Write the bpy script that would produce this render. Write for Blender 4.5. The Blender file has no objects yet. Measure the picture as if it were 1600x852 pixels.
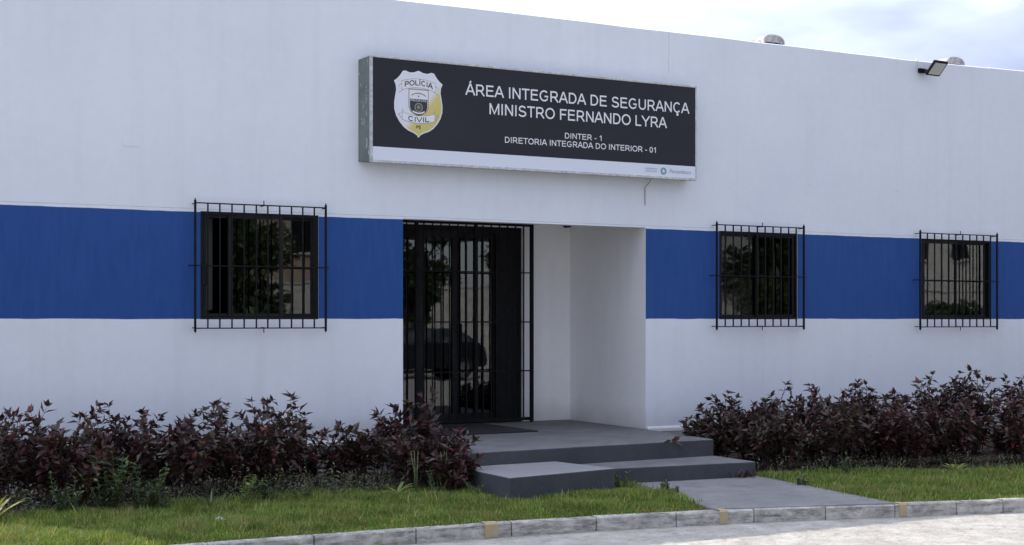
import bpy, math, random
import numpy as np
from mathutils import Vector, Matrix
R = math.radians
random.seed(7); rng = np.random.default_rng(11)
sc = bpy.context.scene
col = sc.collection

# ------------------------------------------------------------------ camera
cam = bpy.data.cameras.new('camera'); cam_ob = bpy.data.objects.new('camera', cam); col.objects.link(cam_ob)
cam_ob.location = (0, -13.94, 1.656); cam_ob.rotation_euler = (R(90), 0, R(-28.292))
cam.sensor_width = 36; cam.lens = 36 * 2180 / 1600; cam.shift_y = 73 / 1600
cam.clip_start = .1; cam.clip_end = 3000
sc.camera = cam_ob
# ------------------------------------------------------------------ sky, sun, exposure
SUN = Vector((-.42, 1, 1.087)).normalized()
elev = math.asin(SUN.z); azim = math.atan2(SUN.x, SUN.y)
w = bpy.data.worlds.new('World'); sc.world = w; w.use_nodes = True
nt = w.node_tree; nt.nodes.clear()
def N(nt, t, **k):
    n = nt.nodes.new(t)
    for a, v in k.items():
        if a in n.inputs.keys(): n.inputs[a].default_value = v
        else: setattr(n, a, v)
    return n
L = lambda nt, a, b: nt.links.new(a, b)
sky = N(nt, 'ShaderNodeTexSky', sky_type='NISHITA'); sky.sun_disc = False
sky.sun_elevation = elev; sky.sun_rotation = azim; sky.air_density = 1.0; sky.dust_density = 1.5
bgs = N(nt, 'ShaderNodeBackground', Strength=.135); L(nt, sky.outputs[0], bgs.inputs[0])
tc = N(nt, 'ShaderNodeTexCoord')
mp = N(nt, 'ShaderNodeMapping'); mp.inputs['Scale'].default_value = (1, 1, 2.6); mp.inputs['Location'].default_value = (2.1, .1, .3)
L(nt, tc.outputs['Generated'], mp.inputs[0])
nz = N(nt, 'ShaderNodeTexNoise', Scale=2.3, Detail=7.0, Roughness=.55); L(nt, mp.outputs[0], nz.inputs[0])
rp = N(nt, 'ShaderNodeValToRGB'); rp.color_ramp.elements[0].position = .22; rp.color_ramp.elements[1].position = .42
L(nt, nz.outputs[0], rp.inputs[0])
nz2 = N(nt, 'ShaderNodeTexNoise', Scale=2.6, Detail=5.0); L(nt, mp.outputs[0], nz2.inputs[0])
cr = N(nt, 'ShaderNodeValToRGB'); cr.color_ramp.elements.new(.5)
ee = cr.color_ramp.elements
ee[0].position = .36; ee[0].color = (.28, .32, .49, 1); ee[1].position = .46; ee[1].color = (.48, .54, .72, 1); ee[2].position = .56; ee[2].color = (.91, .955, 1.12, 1)
L(nt, nz2.outputs[0], cr.inputs[0])
bgc = N(nt, 'ShaderNodeBackground', Strength=1.0); L(nt, cr.outputs[0], bgc.inputs[0])
dt = N(nt, 'ShaderNodeVectorMath', operation='DOT_PRODUCT'); L(nt, tc.outputs['Generated'], dt.inputs[0]); dt.inputs[1].default_value = tuple(SUN)
mr = N(nt, 'ShaderNodeMapRange'); L(nt, dt.outputs['Value'], mr.inputs[0])   # clouds are brighter towards the sun
for k_, v_ in zip((1, 2, 3, 4), (.30, .62, .74, 1.75)): mr.inputs[k_].default_value = v_
L(nt, mr.outputs[0], bgc.inputs[1])
mx = N(nt, 'ShaderNodeMixShader'); L(nt, rp.outputs[0], mx.inputs[0]); L(nt, bgs.outputs[0], mx.inputs[1]); L(nt, bgc.outputs[0], mx.inputs[2])
wo = N(nt, 'ShaderNodeOutputWorld'); L(nt, mx.outputs[0], wo.inputs[0])

sl = bpy.data.lights.new('sun', 'SUN'); sl.energy = 3.0; sl.angle = R(.53); sl.color = (1, .95, .87)
so = bpy.data.objects.new('sun', sl); col.objects.link(so); so.rotation_euler = SUN.to_track_quat('Z', 'Y').to_euler()
so.location = (0, 0, 30)
sc.view_settings.view_transform = 'Standard'; sc.view_settings.look = 'None'; sc.view_settings.gamma = 1
sc.view_settings.exposure = 0.8

# ------------------------------------------------------------------ object helpers
def tag(o, label=None, cat=None, group=None, kind=None):
    if label: o['label'] = label
    if cat: o['category'] = cat
    if group: o['group'] = group
    if kind: o['kind'] = kind
    return o
def thing(name, label, cat, loc=(0, 0, 0), rz=0, group=None):
    o = bpy.data.objects.new(name, None); col.objects.link(o); o.location = loc; o.rotation_euler = (0, 0, rz)
    o.empty_display_size = .2
    return tag(o, label, cat, group)
class MB:
    def __init__(s): s.v = []; s.f = []; s.mi = []
    def quad(s, *p, m=0):
        i = len(s.v); s.v += [tuple(q) for q in p]; s.f.append(tuple(range(i, i + len(p)))); s.mi.append(m)
    def box(s, x0, x1, y0, y1, z0, z1, m=0, c=0):
        """box; c = chamfer on the vertical and top edges seen"""
        i = len(s.v)
        if c <= 0:
            s.v += [(x0,y0,z0),(x1,y0,z0),(x1,y1,z0),(x0,y1,z0),(x0,y0,z1),(x1,y0,z1),(x1,y1,z1),(x0,y1,z1)]
            fs = [(0,3,2,1),(4,5,6,7),(0,1,5,4),(1,2,6,5),(2,3,7,6),(3,0,4,7)]
        else:
            def ring(d, z): return [(x0+d,y0,z),(x1-d,y0,z),(x1,y0+d,z),(x1,y1-d,z),(x1-d,y1,z),(x0+d,y1,z),(x0,y1-d,z),(x0,y0+d,z)]
            def ringi(d, z): return [(x0+2*d,y0+d,z),(x1-2*d,y0+d,z),(x1-d,y0+2*d,z),(x1-d,y1-2*d,z),(x1-2*d,y1-d,z),(x0+2*d,y1-d,z),(x0+d,y1-2*d,z),(x0+d,y0+2*d,z)]
            s.v += ringi(c, z0) + ring(c, z0+c) + ring(c, z1-c) + ringi(c, z1)
            fs = [tuple(range(7,-1,-1)), tuple(range(24,32))]
            for k in range(3):
                for j in range(8): fs.append((k*8+j, k*8+(j+1)%8, k*8+8+(j+1)%8, k*8+8+j))
        for f in fs: s.f.append(tuple(i+a for a in f)); s.mi.append(m)
    def tube(s, pts, r, n=6, m=0, r1=None, cap=True):
        pts = [Vector(p) for p in pts]; i0 = len(s.v); K = len(pts)
        for k, p in enumerate(pts):
            d = (pts[min(k+1,K-1)] - pts[max(k-1,0)]).normalized()
            a = d.orthogonal().normalized() if k == 0 else (a - d*a.dot(d)).normalized()
            b = d.cross(a); rr = r if r1 is None else r + (r1-r)*k/(K-1)
            for j in range(n):
                t = 2*math.pi*j/n; s.v.append(tuple(p + a*(rr*math.cos(t)) + b*(rr*math.sin(t))))
        for k in range(K-1):
            for j in range(n):
                s.f.append((i0+k*n+j, i0+k*n+(j+1)%n, i0+k*n+n+(j+1)%n, i0+k*n+n+j)); s.mi.append(m)
        if cap:
            s.f.append(tuple(i0+j for j in range(n))[::-1]); s.mi.append(m)
            s.f.append(tuple(i0+(K-1)*n+j for j in range(n))); s.mi.append(m)
    def prism(s, pts, z0, z1, m=0):
        i = len(s.v); n = len(pts); s.v += [(x,y,z0) for x,y in pts] + [(x,y,z1) for x,y in pts]
        s.f.append(tuple(range(i+n-1, i-1, -1))); s.f.append(tuple(range(i+n, i+2*n))); s.mi += [m,m]
        for j in range(n): s.f.append((i+j, i+(j+1)%n, i+n+(j+1)%n, i+n+j)); s.mi.append(m)
    def build(s, name, mats, parent=None, smooth=False, bevel=0, seg=2):
        me = bpy.data.meshes.new(name); me.from_pydata(s.v, [], s.f)
        for m in (mats if isinstance(mats, (list, tuple)) else [mats]): me.materials.append(m)
        me.polygons.foreach_set('material_index', s.mi)
        if smooth: me.polygons.foreach_set('use_smooth', [True]*len(s.f))
        me.update(); o = bpy.data.objects.new(name, me); col.objects.link(o)
        if parent: o.parent = parent
        if bevel:
            b = o.modifiers.new('bevel', 'BEVEL'); b.width = bevel; b.segments = seg; b.limit_method = 'ANGLE'; b.angle_limit = R(40)
        return o
def npmesh(name, V, F, mat, parent=None, nv=3):
    """fast mesh from arrays, all faces with nv corners"""
    me = bpy.data.meshes.new(name); me.vertices.add(len(V)); me.vertices.foreach_set('co', np.ascontiguousarray(V, np.float32).ravel())
    me.loops.add(F.size); me.loops.foreach_set('vertex_index', np.ascontiguousarray(F, np.int32).ravel())
    me.polygons.add(len(F)); me.polygons.foreach_set('loop_start', np.arange(0, F.size, nv, dtype=np.int32))
    me.polygons.foreach_set('loop_total', np.full(len(F), nv, np.int32))
    me.update(calc_edges=True); me.validate(); me.materials.append(mat)
    o = bpy.data.objects.new(name, me); col.objects.link(o)
    if parent: o.parent = parent
    return o

# ------------------------------------------------------------------ materials
def mat(name, base=(.5,.5,.5), rough=.6, metal=0, spec=.5):
    m = bpy.data.materials.new(name); m.use_nodes = True; b = m.node_tree.nodes['Principled BSDF']
    b.inputs['Base Color'].default_value = (*base, 1); b.inputs['Roughness'].default_value = rough
    b.inputs['Metallic'].default_value = metal; b.inputs['Specular IOR Level'].default_value = spec
    return m, m.node_tree, b
def noise(nt, scale, detail=5, rough=.55, vec=None, dist=0):
    n = N(nt, 'ShaderNodeTexNoise', Scale=scale, Detail=float(detail), Roughness=rough, Distortion=dist)
    if vec is None:
        t = N(nt, 'ShaderNodeTexCoord'); vec = t.outputs['Object']
    L(nt, vec, n.inputs['Vector']); return n.outputs[0]
def scaled(nt, s):
    t = N(nt, 'ShaderNodeTexCoord'); m = N(nt, 'ShaderNodeMapping'); m.inputs['Scale'].default_value = s; L(nt, t.outputs['Object'], m.inputs[0]); return m.outputs[0]
def ramp(nt, fac, stops):
    r = N(nt, 'ShaderNodeValToRGB'); e = r.color_ramp.elements
    while len(e) < len(stops): e.new(.5)
    for k, (p, c) in enumerate(stops): e[k].position = p; e[k].color = (*c, 1) if len(c) == 3 else c
    L(nt, fac, r.inputs[0]); return r.outputs[0]
def mixc(nt, fac, a, b, mode='MIX'):
    m = N(nt, 'ShaderNodeMix', data_type='RGBA', blend_type=mode)
    for s, v in ((m.inputs[0], fac), (m.inputs[6], a), (m.inputs[7], b)):
        if isinstance(v, (int, float)): s.default_value = v
        elif isinstance(v, tuple): s.default_value = (*v, 1)
        else: L(nt, v, s)
    return m.outputs[2]
def mth(nt, op, a, b=None, c=None):
    m = N(nt, 'ShaderNodeMath', operation=op)
    for s, v in zip(m.inputs, (a, b, c)):
        if v is None: continue
        if isinstance(v, (int, float)): s.default_value = v
        else: L(nt, v, s)
    return m.outputs[0]
def bump(nt, b, h, strength=.3, dist=.01):
    n = N(nt, 'ShaderNodeBump', Strength=strength, Distance=dist); L(nt, h, n.inputs['Height']); L(nt, n.outputs[0], b.inputs['Normal'])
W3 = lambda v: (v, v, v)

def plaster(name, base, band=False):
    m, nt, b = mat(name, base, .85, spec=.25)
    big = noise(nt, .7, 4); fine = noise(nt, 9, 5)
    roller = noise(nt, 1, 5, vec=scaled(nt, (14, 14, 2.2)))
    c = mixc(nt, 1.0, base, ramp(nt, big, [(.3, (.93,.935,.95)), (.7, W3(1))]), 'MULTIPLY')
    c = mixc(nt, 1.0, c, ramp(nt, fine, [(.3, W3(.965)), (.7, W3(1))]), 'MULTIPLY')
    streak = noise(nt, 1, 4, vec=scaled(nt, (5, 5, .35)))
    c = mixc(nt, ramp(nt, streak, [(.52, W3(0)), (.8, W3(.34))]), c, tuple(x*.78 for x in base))
    tcn = N(nt, 'ShaderNodeTexCoord'); sx = N(nt, 'ShaderNodeSeparateXYZ'); L(nt, tcn.outputs['Object'], sx.inputs[0])
    if band:
        wob = mth(nt, 'MULTIPLY', mth(nt, 'SUBTRACT', noise(nt, 1, 4, vec=scaled(nt, (2.6, 1, 1))), .5), .022)
        zz = mth(nt, 'ADD', sx.outputs[2], wob)
        up = mth(nt, 'SMOOTH_MIN', 1.0, mth(nt, 'MULTIPLY', mth(nt, 'SUBTRACT', zz, 1.660), 400.), 0.0)
        inb = mth(nt, 'MULTIPLY', mth(nt, 'GREATER_THAN', zz, 1.660), mth(nt, 'LESS_THAN', zz, 2.742))
        blue = mixc(nt, ramp(nt, roller, [(.35, W3(0)), (.65, W3(1))]), (.0175, .064, .235), (.022, .076, .27))
        blue = mixc(nt, ramp(nt, big, [(.35, W3(0)), (.7, W3(.5))]), blue, (.028, .083, .27))
        # drips and smears of blue just over the painted edges
        c = mixc(nt, inb, c, blue)
    sc_ = mth(nt, 'MULTIPLY', ramp(nt, noise(nt, 1, 7, .75, vec=scaled(nt, (4, 4, 7))), [(.60, W3(0)), (.74, W3(.35))]), mth(nt, 'LESS_THAN', sx.outputs[2], 1.6))
    c = mixc(nt, sc_, c, tuple(x*.66 for x in base))
    # splash-back dirt low on the wall, with a ragged edge
    low = mth(nt, 'ADD', sx.outputs[2], mth(nt, 'MULTIPLY', noise(nt, 3, 5), .35))
    c = mixc(nt, ramp(nt, low, [(.42, W3(.6)), (.80, W3(0))]), c, (.42, .40, .38))
    if band:
        # hairline crack right of the sign and small scuffs
        cx = mth(nt, 'ADD', sx.outputs[0], mth(nt, 'MULTIPLY', mth(nt, 'SUBTRACT', noise(nt, 6, 3), .5), .05))
        near = mth(nt, 'LESS_THAN', mth(nt, 'ABSOLUTE', mth(nt, 'SUBTRACT', cx, 9.655)), .0035)
        hi = mth(nt, 'GREATER_THAN', sx.outputs[2], 4.62)
        c = mixc(nt, mth(nt, 'MULTIPLY', mth(nt, 'MULTIPLY', near, hi), .55), c, (.3, .3, .32))
    L(nt, c, b.inputs['Base Color'])
    h = mth(nt, 'ADD', mth(nt, 'MULTIPLY', noise(nt, 60, 4), .35), mth(nt, 'MULTIPLY', noise(nt, 3, 5), 2.6))
    bump(nt, b, h, .35, .006)
    return m
M = {}
M['facade'] = plaster('facade_paint', (.725, .765, .835), True)
M['white'] = plaster('white_plaster', (.88, .885, .89))
M['plinth'] = plaster('grey_plinth_paint', (.22, .225, .24))
def concrete(name, a, b_, rough=.85, s=1.0, dirt=(.05,.05,.05), dirt_amt=.55, bmp=.4):
    m, nt, b = mat(name, a, rough, spec=.3)
    c = mixc(nt, ramp(nt, noise(nt, 2.2*s, 6, .6), [(.3, W3(0)), (.7, W3(1))]), a, b_)
    c = mixc(nt, 1.0, c, ramp(nt, noise(nt, 40*s, 4), [(.3, W3(.85)), (.7, W3(1.08))]), 'MULTIPLY')
    c = mixc(nt, ramp(nt, noise(nt, 5*s, 7, .7), [(.50, W3(0)), (.68, W3(dirt_amt))]), c, dirt)
    L(nt, c, b.inputs['Base Color']); bump(nt, b, mth(nt, 'ADD', noise(nt, 90, 4), mth(nt,'MULTIPLY',noise(nt, 12, 5), 1.5)), bmp, .006)
    return m
M['step'] = concrete('grey_painted_cement', (.135, .135, .142), (.19, .188, .19), dirt=(.09,.085,.08))
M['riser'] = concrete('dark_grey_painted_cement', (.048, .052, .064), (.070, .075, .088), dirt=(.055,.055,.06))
M['block_top'] = concrete('worn_light_grey_cement', (.22, .223, .23), (.265, .267, .272), dirt=(.17,.167,.16), dirt_amt=.2)
M['path'] = concrete('path_cement', (.175, .176, .178), (.235, .233, .228), dirt=(.12,.115,.105))
def kerbmat():
    m, nt, b = mat('kerb_concrete', (.4,.4,.38), .9, spec=.2)
    c = mixc(nt, ramp(nt, noise(nt, 7, 6, .65), [(.35, W3(0)), (.65, W3(1))]), (.30, .29, .272), (.54, .525, .49))
    c = mixc(nt, ramp(nt, noise(nt, 1, 6, .7, vec=scaled(nt, (5, 5, 22))), [(.46, W3(0)), (.66, W3(.9))]), c, (.12, .118, .11))
    c = mixc(nt, ramp(nt, noise(nt, 26, 4), [(.55, W3(0)), (.7, W3(.4))]), c, (.5, .49, .46))
    L(nt, c, b.inputs['Base Color']); bump(nt, b, noise(nt, 45, 5), .6, .008); return m
M['kerb'] = kerbmat()
m, nt, b = mat('yellow_kerb_paint', (.5,.3,.07), .8)
L(nt, mixc(nt, ramp(nt, noise(nt, 22, 5), [(.40, W3(0)), (.62, W3(.9))]), (.42,.30,.13), (.36,.33,.27)), b.inputs['Base Color']); M['yellow'] = m
def roadmat():
    m, nt, b = mat('stone_road', (.36,.33,.29), .9, spec=.2)
    c = mixc(nt, ramp(nt, noise(nt, 3.2, 7, .65), [(.3, W3(0)), (.7, W3(1))]), (.27, .25, .215), (.46, .44, .395))
    c = mixc(nt, ramp(nt, noise(nt, 11, 7, .75), [(.50, W3(0)), (.68, W3(.75))]), c, (.20, .175, .155))
    c = mixc(nt, ramp(nt, noise(nt, 38, 4, .6), [(.55, W3(0)), (.7, W3(.5))]), c, (.54, .52, .48))
    L(nt, c, b.inputs['Base Color'])
    bump(nt, b, noise(nt, 30, 6), .8, .02); return m
M['road'] = roadmat()
m, nt, b = mat('bed_soil', (.06,.045,.03), .95, spec=.1)
L(nt, ramp(nt, noise(nt, 9, 7), [(.35, (.03,.022,.016)), (.65, (.085,.062,.042))]), b.inputs['Base Color']); bump(nt, b, noise(nt, 30, 6), .8, .03); M['soil'] = m
m, nt, b = mat('lawn_ground', (.06,.07,.03), .95, spec=.1)
L(nt, ramp(nt, noise(nt, 5, 7), [(.35, (.05,.06,.02)), (.6, (.09,.10,.04)), (.75, (.15,.12,.07))]), b.inputs['Base Color']); bump(nt, b, noise(nt, 30, 6), .8, .02); M['lawn'] = m
m, nt, b = mat('dry_ground', (.2,.17,.12), .95, spec=.1)
L(nt, ramp(nt, noise(nt, .4, 7), [(.35, (.10,.11,.05)), (.65, (.24,.20,.14))]), b.inputs['Base Color']); M['ground'] = m
def leafmat(name, stops, rough=.45, trans=.25, spec=.4, dry=None):
    m, nt, b = mat(name, stops[0][1], rough, spec=spec)
    g = N(nt, 'ShaderNodeNewGeometry')
    r = N(nt, 'ShaderNodeValToRGB'); r.color_ramp.interpolation = 'LINEAR'; e = r.color_ramp.elements
    while len(e) < len(stops): e.new(.5)
    for k, (p, c) in enumerate(stops): e[k].position = p; e[k].color = (*c, 1)
    L(nt, g.outputs['Random Per Island'], r.inputs[0])
    c = mixc(nt, 1.0, r.outputs[0], ramp(nt, noise(nt, 3.0, 3), [(.3, W3(.7)), (.7, W3(1.25))]), 'MULTIPLY')
    if dry: c = mixc(nt, ramp(nt, noise(nt, 2.1, 5, .6), [(.52, W3(0)), (.70, W3(.6))]), c, dry)
    L(nt, c, b.inputs['Base Color'])
    if trans:
        tr = N(nt, 'ShaderNodeBsdfTranslucent'); L(nt, mixc(nt, 1.0, c, (1.3, 1.2, .8), 'MULTIPLY'), tr.inputs[0])
        ms = N(nt, 'ShaderNodeMixShader', Fac=trans); o = nt.nodes['Material Output']
        L(nt, b.outputs[0], ms.inputs[1]); L(nt, tr.outputs[0], ms.inputs[2]); L(nt, ms.outputs[0], o.inputs[0])
    return m
M['purple'] = leafmat('burgundy_leaf', [(0,(0.029,0.017,0.020)), (.25,(0.059,0.022,0.027)), (.45,(0.053,0.039,0.031)), (.65,(0.097,0.028,0.034)), (.8,(0.071,0.058,0.045)), (.93,(0.073,0.070,0.036)), (1,(0.200,0.032,0.036))], .38, .12)
M['darkleaf'] = leafmat('dark_brown_green_leaf', [(0,(0.034,0.024,0.022)), (.4,(0.063,0.045,0.035)), (.7,(0.073,0.062,0.043)), (.9,(0.098,0.027,0.033)), (1,(0.126,0.089,0.060))], .38, .12)
M['green'] = leafmat('weed_leaf', [(0,(.03,.06,.02)), (.5,(.06,.10,.03)), (1,(.11,.15,.05))], .5, .25)
M['lightgreen'] = leafmat('light_green_leaf', [(0,(.10,.17,.04)), (.5,(.17,.24,.06)), (1,(.28,.30,.09))], .5, .3)
M['greygreen'] = leafmat('grey_green_leaf', [(0,(.05,.07,.04)), (.5,(.10,.12,.07)), (1,(.17,.17,.10))], .6, .2)
M['agave'] = leafmat('yellow_green_leaf', [(0,(.20,.23,.06)), (1,(.30,.29,.09))], .5, .2)
M['grass'] = leafmat('grass_blade', [(0,(.095,.165,.030)), (.45,(.145,.23,.044)), (.8,(.20,.275,.062)), (.93,(.33,.29,.085)), (1,(.45,.35,.16))], .6, .3, .25, (.30,.25,.11))
M['tree'] = leafmat('tree_leaf', [(0,(.02,.04,.012)), (.6,(.05,.08,.025)), (1,(.08,.11,.035))], .5, .2)
M['stem'] = mat('purple_brown_stem', (.045,.03,.03), .7)[0]
M['gstem'] = mat('green_stem', (.10,.14,.06), .7)[0]
M['bark'] = mat('bark', (.10,.08,.06), .9)[0]
def metal(name, base, rough=.45):
    m, nt, b = mat(name, base, rough, spec=.5 if max(base) > .05 else .22)
    L(nt, ramp(nt, noise(nt, 25, 5), [(.3, tuple(x*.7 for x in base)), (.7, tuple(x*1.2 for x in base))]), b.inputs['Base Color'])
    L(nt, ramp(nt, noise(nt, 12, 4), [(.3, W3(rough-.1)), (.7, W3(rough+.2))]), b.inputs['Roughness']); return m
M['iron'] = metal('black_painted_iron', (.004,.0045,.008), .65)
M['frame'] = metal('black_aluminium_frame', (.005,.0055,.007), .55)
M['frame2'] = metal('charcoal_door_stile', (.009,.010,.012), .5)
M['dark'] = mat('room_shade', (.035,.035,.035), .9)[0]  # walls painted near black to hold the shade of the unlit rooms
m, nt, b = mat('curtain_cloth', (.10,.10,.10), .9); M['curtain'] = m
def glass():
    m = bpy.data.materials.new('tinted_glass'); m.use_nodes = True; nt = m.node_tree; nt.nodes.clear()
    gl = N(nt, 'ShaderNodeBsdfGlossy', Roughness=.015); gl.inputs[0].default_value = (.85,.88,.88,1)
    tr = N(nt, 'ShaderNodeBsdfTransparent'); tr.inputs[0].default_value = (.30,.31,.30,1)
    fr = N(nt, 'ShaderNodeFresnel', IOR=1.85)
    n = N(nt, 'ShaderNodeBump', Strength=.04, Distance=.02); t = N(nt, 'ShaderNodeTexCoord')
    nn = N(nt, 'ShaderNodeTexNoise', Scale=2.5, Detail=1.0); L(nt, t.outputs['Object'], nn.inputs['Vector']); L(nt, nn.outputs[0], n.inputs['Height'])
    L(nt, n.outputs[0], gl.inputs['Normal'])
    ms = N(nt, 'ShaderNodeMixShader'); L(nt, fr.outputs[0], ms.inputs[0]); L(nt, tr.outputs[0], ms.inputs[1]); L(nt, gl.outputs[0], ms.inputs[2])
    o = N(nt, 'ShaderNodeOutputMaterial'); L(nt, ms.outputs[0], o.inputs[0]); return m
M['glass'] = glass()
M['alu'] = metal('sign_aluminium_trim', (.50,.52,.53), .5)
def signside():
    m, nt, b = mat('weathered_sheet_metal', (.16,.18,.175), .7)
    c = ramp(nt, noise(nt, 6, 5), [(.3, (.11,.13,.125)), (.7, (.17,.19,.185))])
    c = mixc(nt, ramp(nt, noise(nt, 1, 6, .7, vec=scaled(nt, (30,30,9))), [(.60, W3(0)), (.64, W3(1))]), c, (.55,.56,.57))
    L(nt, c, b.inputs['Base Color']); return m
M['signside'] = signside()
m, nt, b = mat('black_vinyl', (.027,.028,.040), .5, spec=.2)
L(nt, mixc(nt, ramp(nt, noise(nt, 1.5, 3), [(.3, W3(0)), (.7, W3(1))]), (.019,.020,.028), (.026,.027,.037)), b.inputs['Base Color']); M['vinyl'] = m
M['signwhite'] = mat('white_vinyl', (.66,.70,.80), .45)[0]
M['lettering'] = mat('lettering_white', (.72,.73,.77), .5)[0]
M['ink'] = mat('badge_ink', (.02,.022,.04), .5)[0]
M['ink2'] = mat('badge_line_ink', (.22,.22,.16), .5)[0]
M['teal'] = mat('logo_teal', (.12,.28,.30), .5)[0]
M['tealgrey'] = mat('logo_grey_blue', (.25,.34,.46), .5)[0]
m, nt, b = mat('badge_print', (.7,.7,.7), .45)
t = N(nt, 'ShaderNodeTexCoord'); sx = N(nt, 'ShaderNodeSeparateXYZ'); L(nt, t.outputs['Object'], sx.inputs[0])
d = mth(nt, 'SUBTRACT', mth(nt, 'MULTIPLY', mth(nt, 'SUBTRACT', sx.outputs[0], 6.25), 1.1), mth(nt, 'MULTIPLY', mth(nt, 'SUBTRACT', sx.outputs[2], 3.975), 1.0))
L(nt, ramp(nt, d, [(0, (.66,.69,.78)), (.06, (.66,.68,.72)), (.16, (.60,.52,.17)), (.34, (.55,.48,.16)), (.5, (.50,.47,.24))]), b.inputs['Base Color']); M['badge'] = m
M['badgewhite'] = mat('badge_white', (.70,.72,.76), .45)[0]
M['mat'] = concrete('rubber_mat', (.022,.022,.026), (.03,.03,.034), .9, dirt=(.06,.055,.05), dirt_amt=.3)
m, nt, b = mat('ridge_cement', (.5,.5,.5), .9)
L(nt, ramp(nt, noise(nt, 14, 6, .7), [(.35, (.24,.23,.22)), (.5, (.48,.47,.46)), (.7, (.62,.61,.59))]), b.inputs['Base Color']); bump(nt, b, noise(nt, 12, 4), .9, .03); M['ridge'] = m
M['dark_and_shade'] = mat('dark_parts_and_gap_shade', (.02,.02,.03), .9)[0]  # own colour of cable and sensor, also painted shade under the roof caps
M['lamp'] = mat('flood_lens', (.55,.57,.53), .35)[0]
M['paper'] = mat('litter_paper', (.42,.43,.44), .8)[0]
M['brick'] = concrete('pink_render', (.34,.25,.19), (.42,.33,.26))
M['cream'] = concrete('cream_render', (.48,.46,.42), (.58,.56,.5))
M['car'] = mat('dark_car_paint', (.012,.013,.016), .2)[0]
M['tyre'] = mat('tyre_rubber', (.012,.012,.012), .8)[0]
M['rim'] = mat('wheel_rim', (.3,.3,.31), .35, .8)[0]

# ------------------------------------------------------------------ ground, road, path
KX = [-30, -8, -2, 2.78, 3.72, 4.56, 5.40, 6.15, 6.89, 7.63, 9.0, 9.56, 10.03, 12.0, 16.0, 30.]
KY = [-4.4, -4.0, -3.87, -3.83, -3.83, -3.86, -3.90, -3.985, -4.10, -4.22, -4.57, -4.70, -4.81, -5.45, -7.1, -13.8]
ky = lambda x: float(np.interp(x, KX, KY))
mb = MB(); mb.quad((-900,-900,-.16),(900,-900,-.16),(900,900,-.16),(-900,900,-.16))
tag(mb.build('ground', M['ground']), kind='structure')
from mathutils import noise as mn
def road_z(x, y):
    f = max(0., min(1., (ky(x)-y)/.25)) * (1 if 0 < x < 16 and y > -9.5 else 0)
    v = Vector((x*3.1, y*3.1, 0)); q = Vector((x*11, y*11, 3))
    return -.12 + f*(.012*mn.noise(v) + .014*max(0, mn.noise(q))**.8)
gx = np.concatenate([np.arange(-60, 0, 4.), np.arange(0, 16, .045), np.arange(16, 75, 4.)]); gt = np.concatenate([np.array([-20.,-10,-5]), -np.geomspace(3.2, .02, 70), [.03]])
V_ = [(float(x), ky(float(x))+float(t), road_z(float(x), ky(float(x))+float(t))) for x in gx for t in gt]; ng = len(gt)
F_ = np.array([(i*ng+j, (i+1)*ng+j, (i+1)*ng+j+1, i*ng+j+1) for i in range(len(gx)-1) for j in range(ng-1)])
tag(npmesh('road', np.array(V_), F_, M['road'], nv=4), kind='structure')
# lawn soil sheet (behind the kerb) and planting bed soil
def bedfront(x):      # where the shrubs' bed gives way to grass
    return float(np.interp(x, [-5,2,3.4,4.9,5.9,6.02,9.15,9.3,10.8,12.2,16,30], [-1.9,-1.85,-1.68,-1.5,-1.75,-1.75,-2.0,-2.25,-2.65,-3.15,-4.4,-8]))
mb = MB(); xs = np.linspace(-20, 30, 201)
for a, b_ in zip(xs[:-1], xs[1:]): mb.quad((a,ky(a)+.08,-.02),(b_,ky(b_)+.08,-.02),(b_,.0,-.02),(a,.0,-.02))
tag(mb.build('lawn', M['lawn']), kind='structure')
mb = MB()
for a, b_ in zip(xs[:-1], xs[1:]):
    mb.quad((a,bedfront(a)-.12,-.016),(b_,bedfront(b_)-.12,-.016),(b_,bedfront(b_)+.15,.012),(a,bedfront(a)+.15,.012))
    mb.quad((a,bedfront(a)+.15,.012),(b_,bedfront(b_)+.15,.012),(b_,-.005,.012),(a,-.005,.012))
tag(mb.build('flower_bed_soil', M['soil'], smooth=True), kind='structure')
mb = MB(); pf = [(7.30,-4.155),(7.64,-4.215),(8.2,-4.36),(8.96,-4.56)]
mb.prism([(x, y+(.012 if x > 7.5 else .09)) for x, y in pf] + [(9.22,-2.30),(9.24,-2.05),(7.6,-1.95),(7.6,-2.3)], -.10, .012)
tag(mb.build('path', M['path'], bevel=.01), kind='structure')
# kerb: a row of stones
kerb = thing('kerb', 'weathered concrete kerb curving along the edge of the road and grass', 'kerb', (0,0,0))
joints = [-20+.84*k for k in range(26)] 
joints = [j for j in joints if j < 1.0] + [1.2,2.05,2.9,3.725,4.564,5.40,6.16,6.89,7.63,8.29,8.95,9.56,10.03] + [10.03+.82*k for k in range(1, 22)]
for a, b_ in zip(joints[:-1], joints[1:]):
    g = .006; n = 4; mb = MB(); dz = random.uniform(-.003,.003); dy = random.uniform(-.003,.003)
    P = []
    for k in range(n+1):
        x = a+g + (b_-a-2*g)*k/n
        P.append((x, ky(x)+dy + random.uniform(-.002,.002)))
    prof = [(0,-.16),(0,-.012),(.012,.0),(.092,.0),(.10,-.008),(.10,-.16)]
    base = len(mb.v)
    for (x, y) in P:
        for (py, pz) in prof: mb.v.append((x, y+py, pz+dz+random.uniform(-.0015,.0015)))
    q = len(prof)
    for k in range(n):
        for j in range(q-1): mb.f.append((k*q+j, k*q+q+j, k*q+q+j+1, k*q+j+1)); mb.mi.append(0)
    mb.f.append(tuple(range(q))); mb.mi.append(0)
    mb.f.append(tuple(range(n*q, n*q+q))[::-1]); mb.mi.append(0)
    mb.build('kerb_stone', M['kerb'], kerb)
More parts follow.
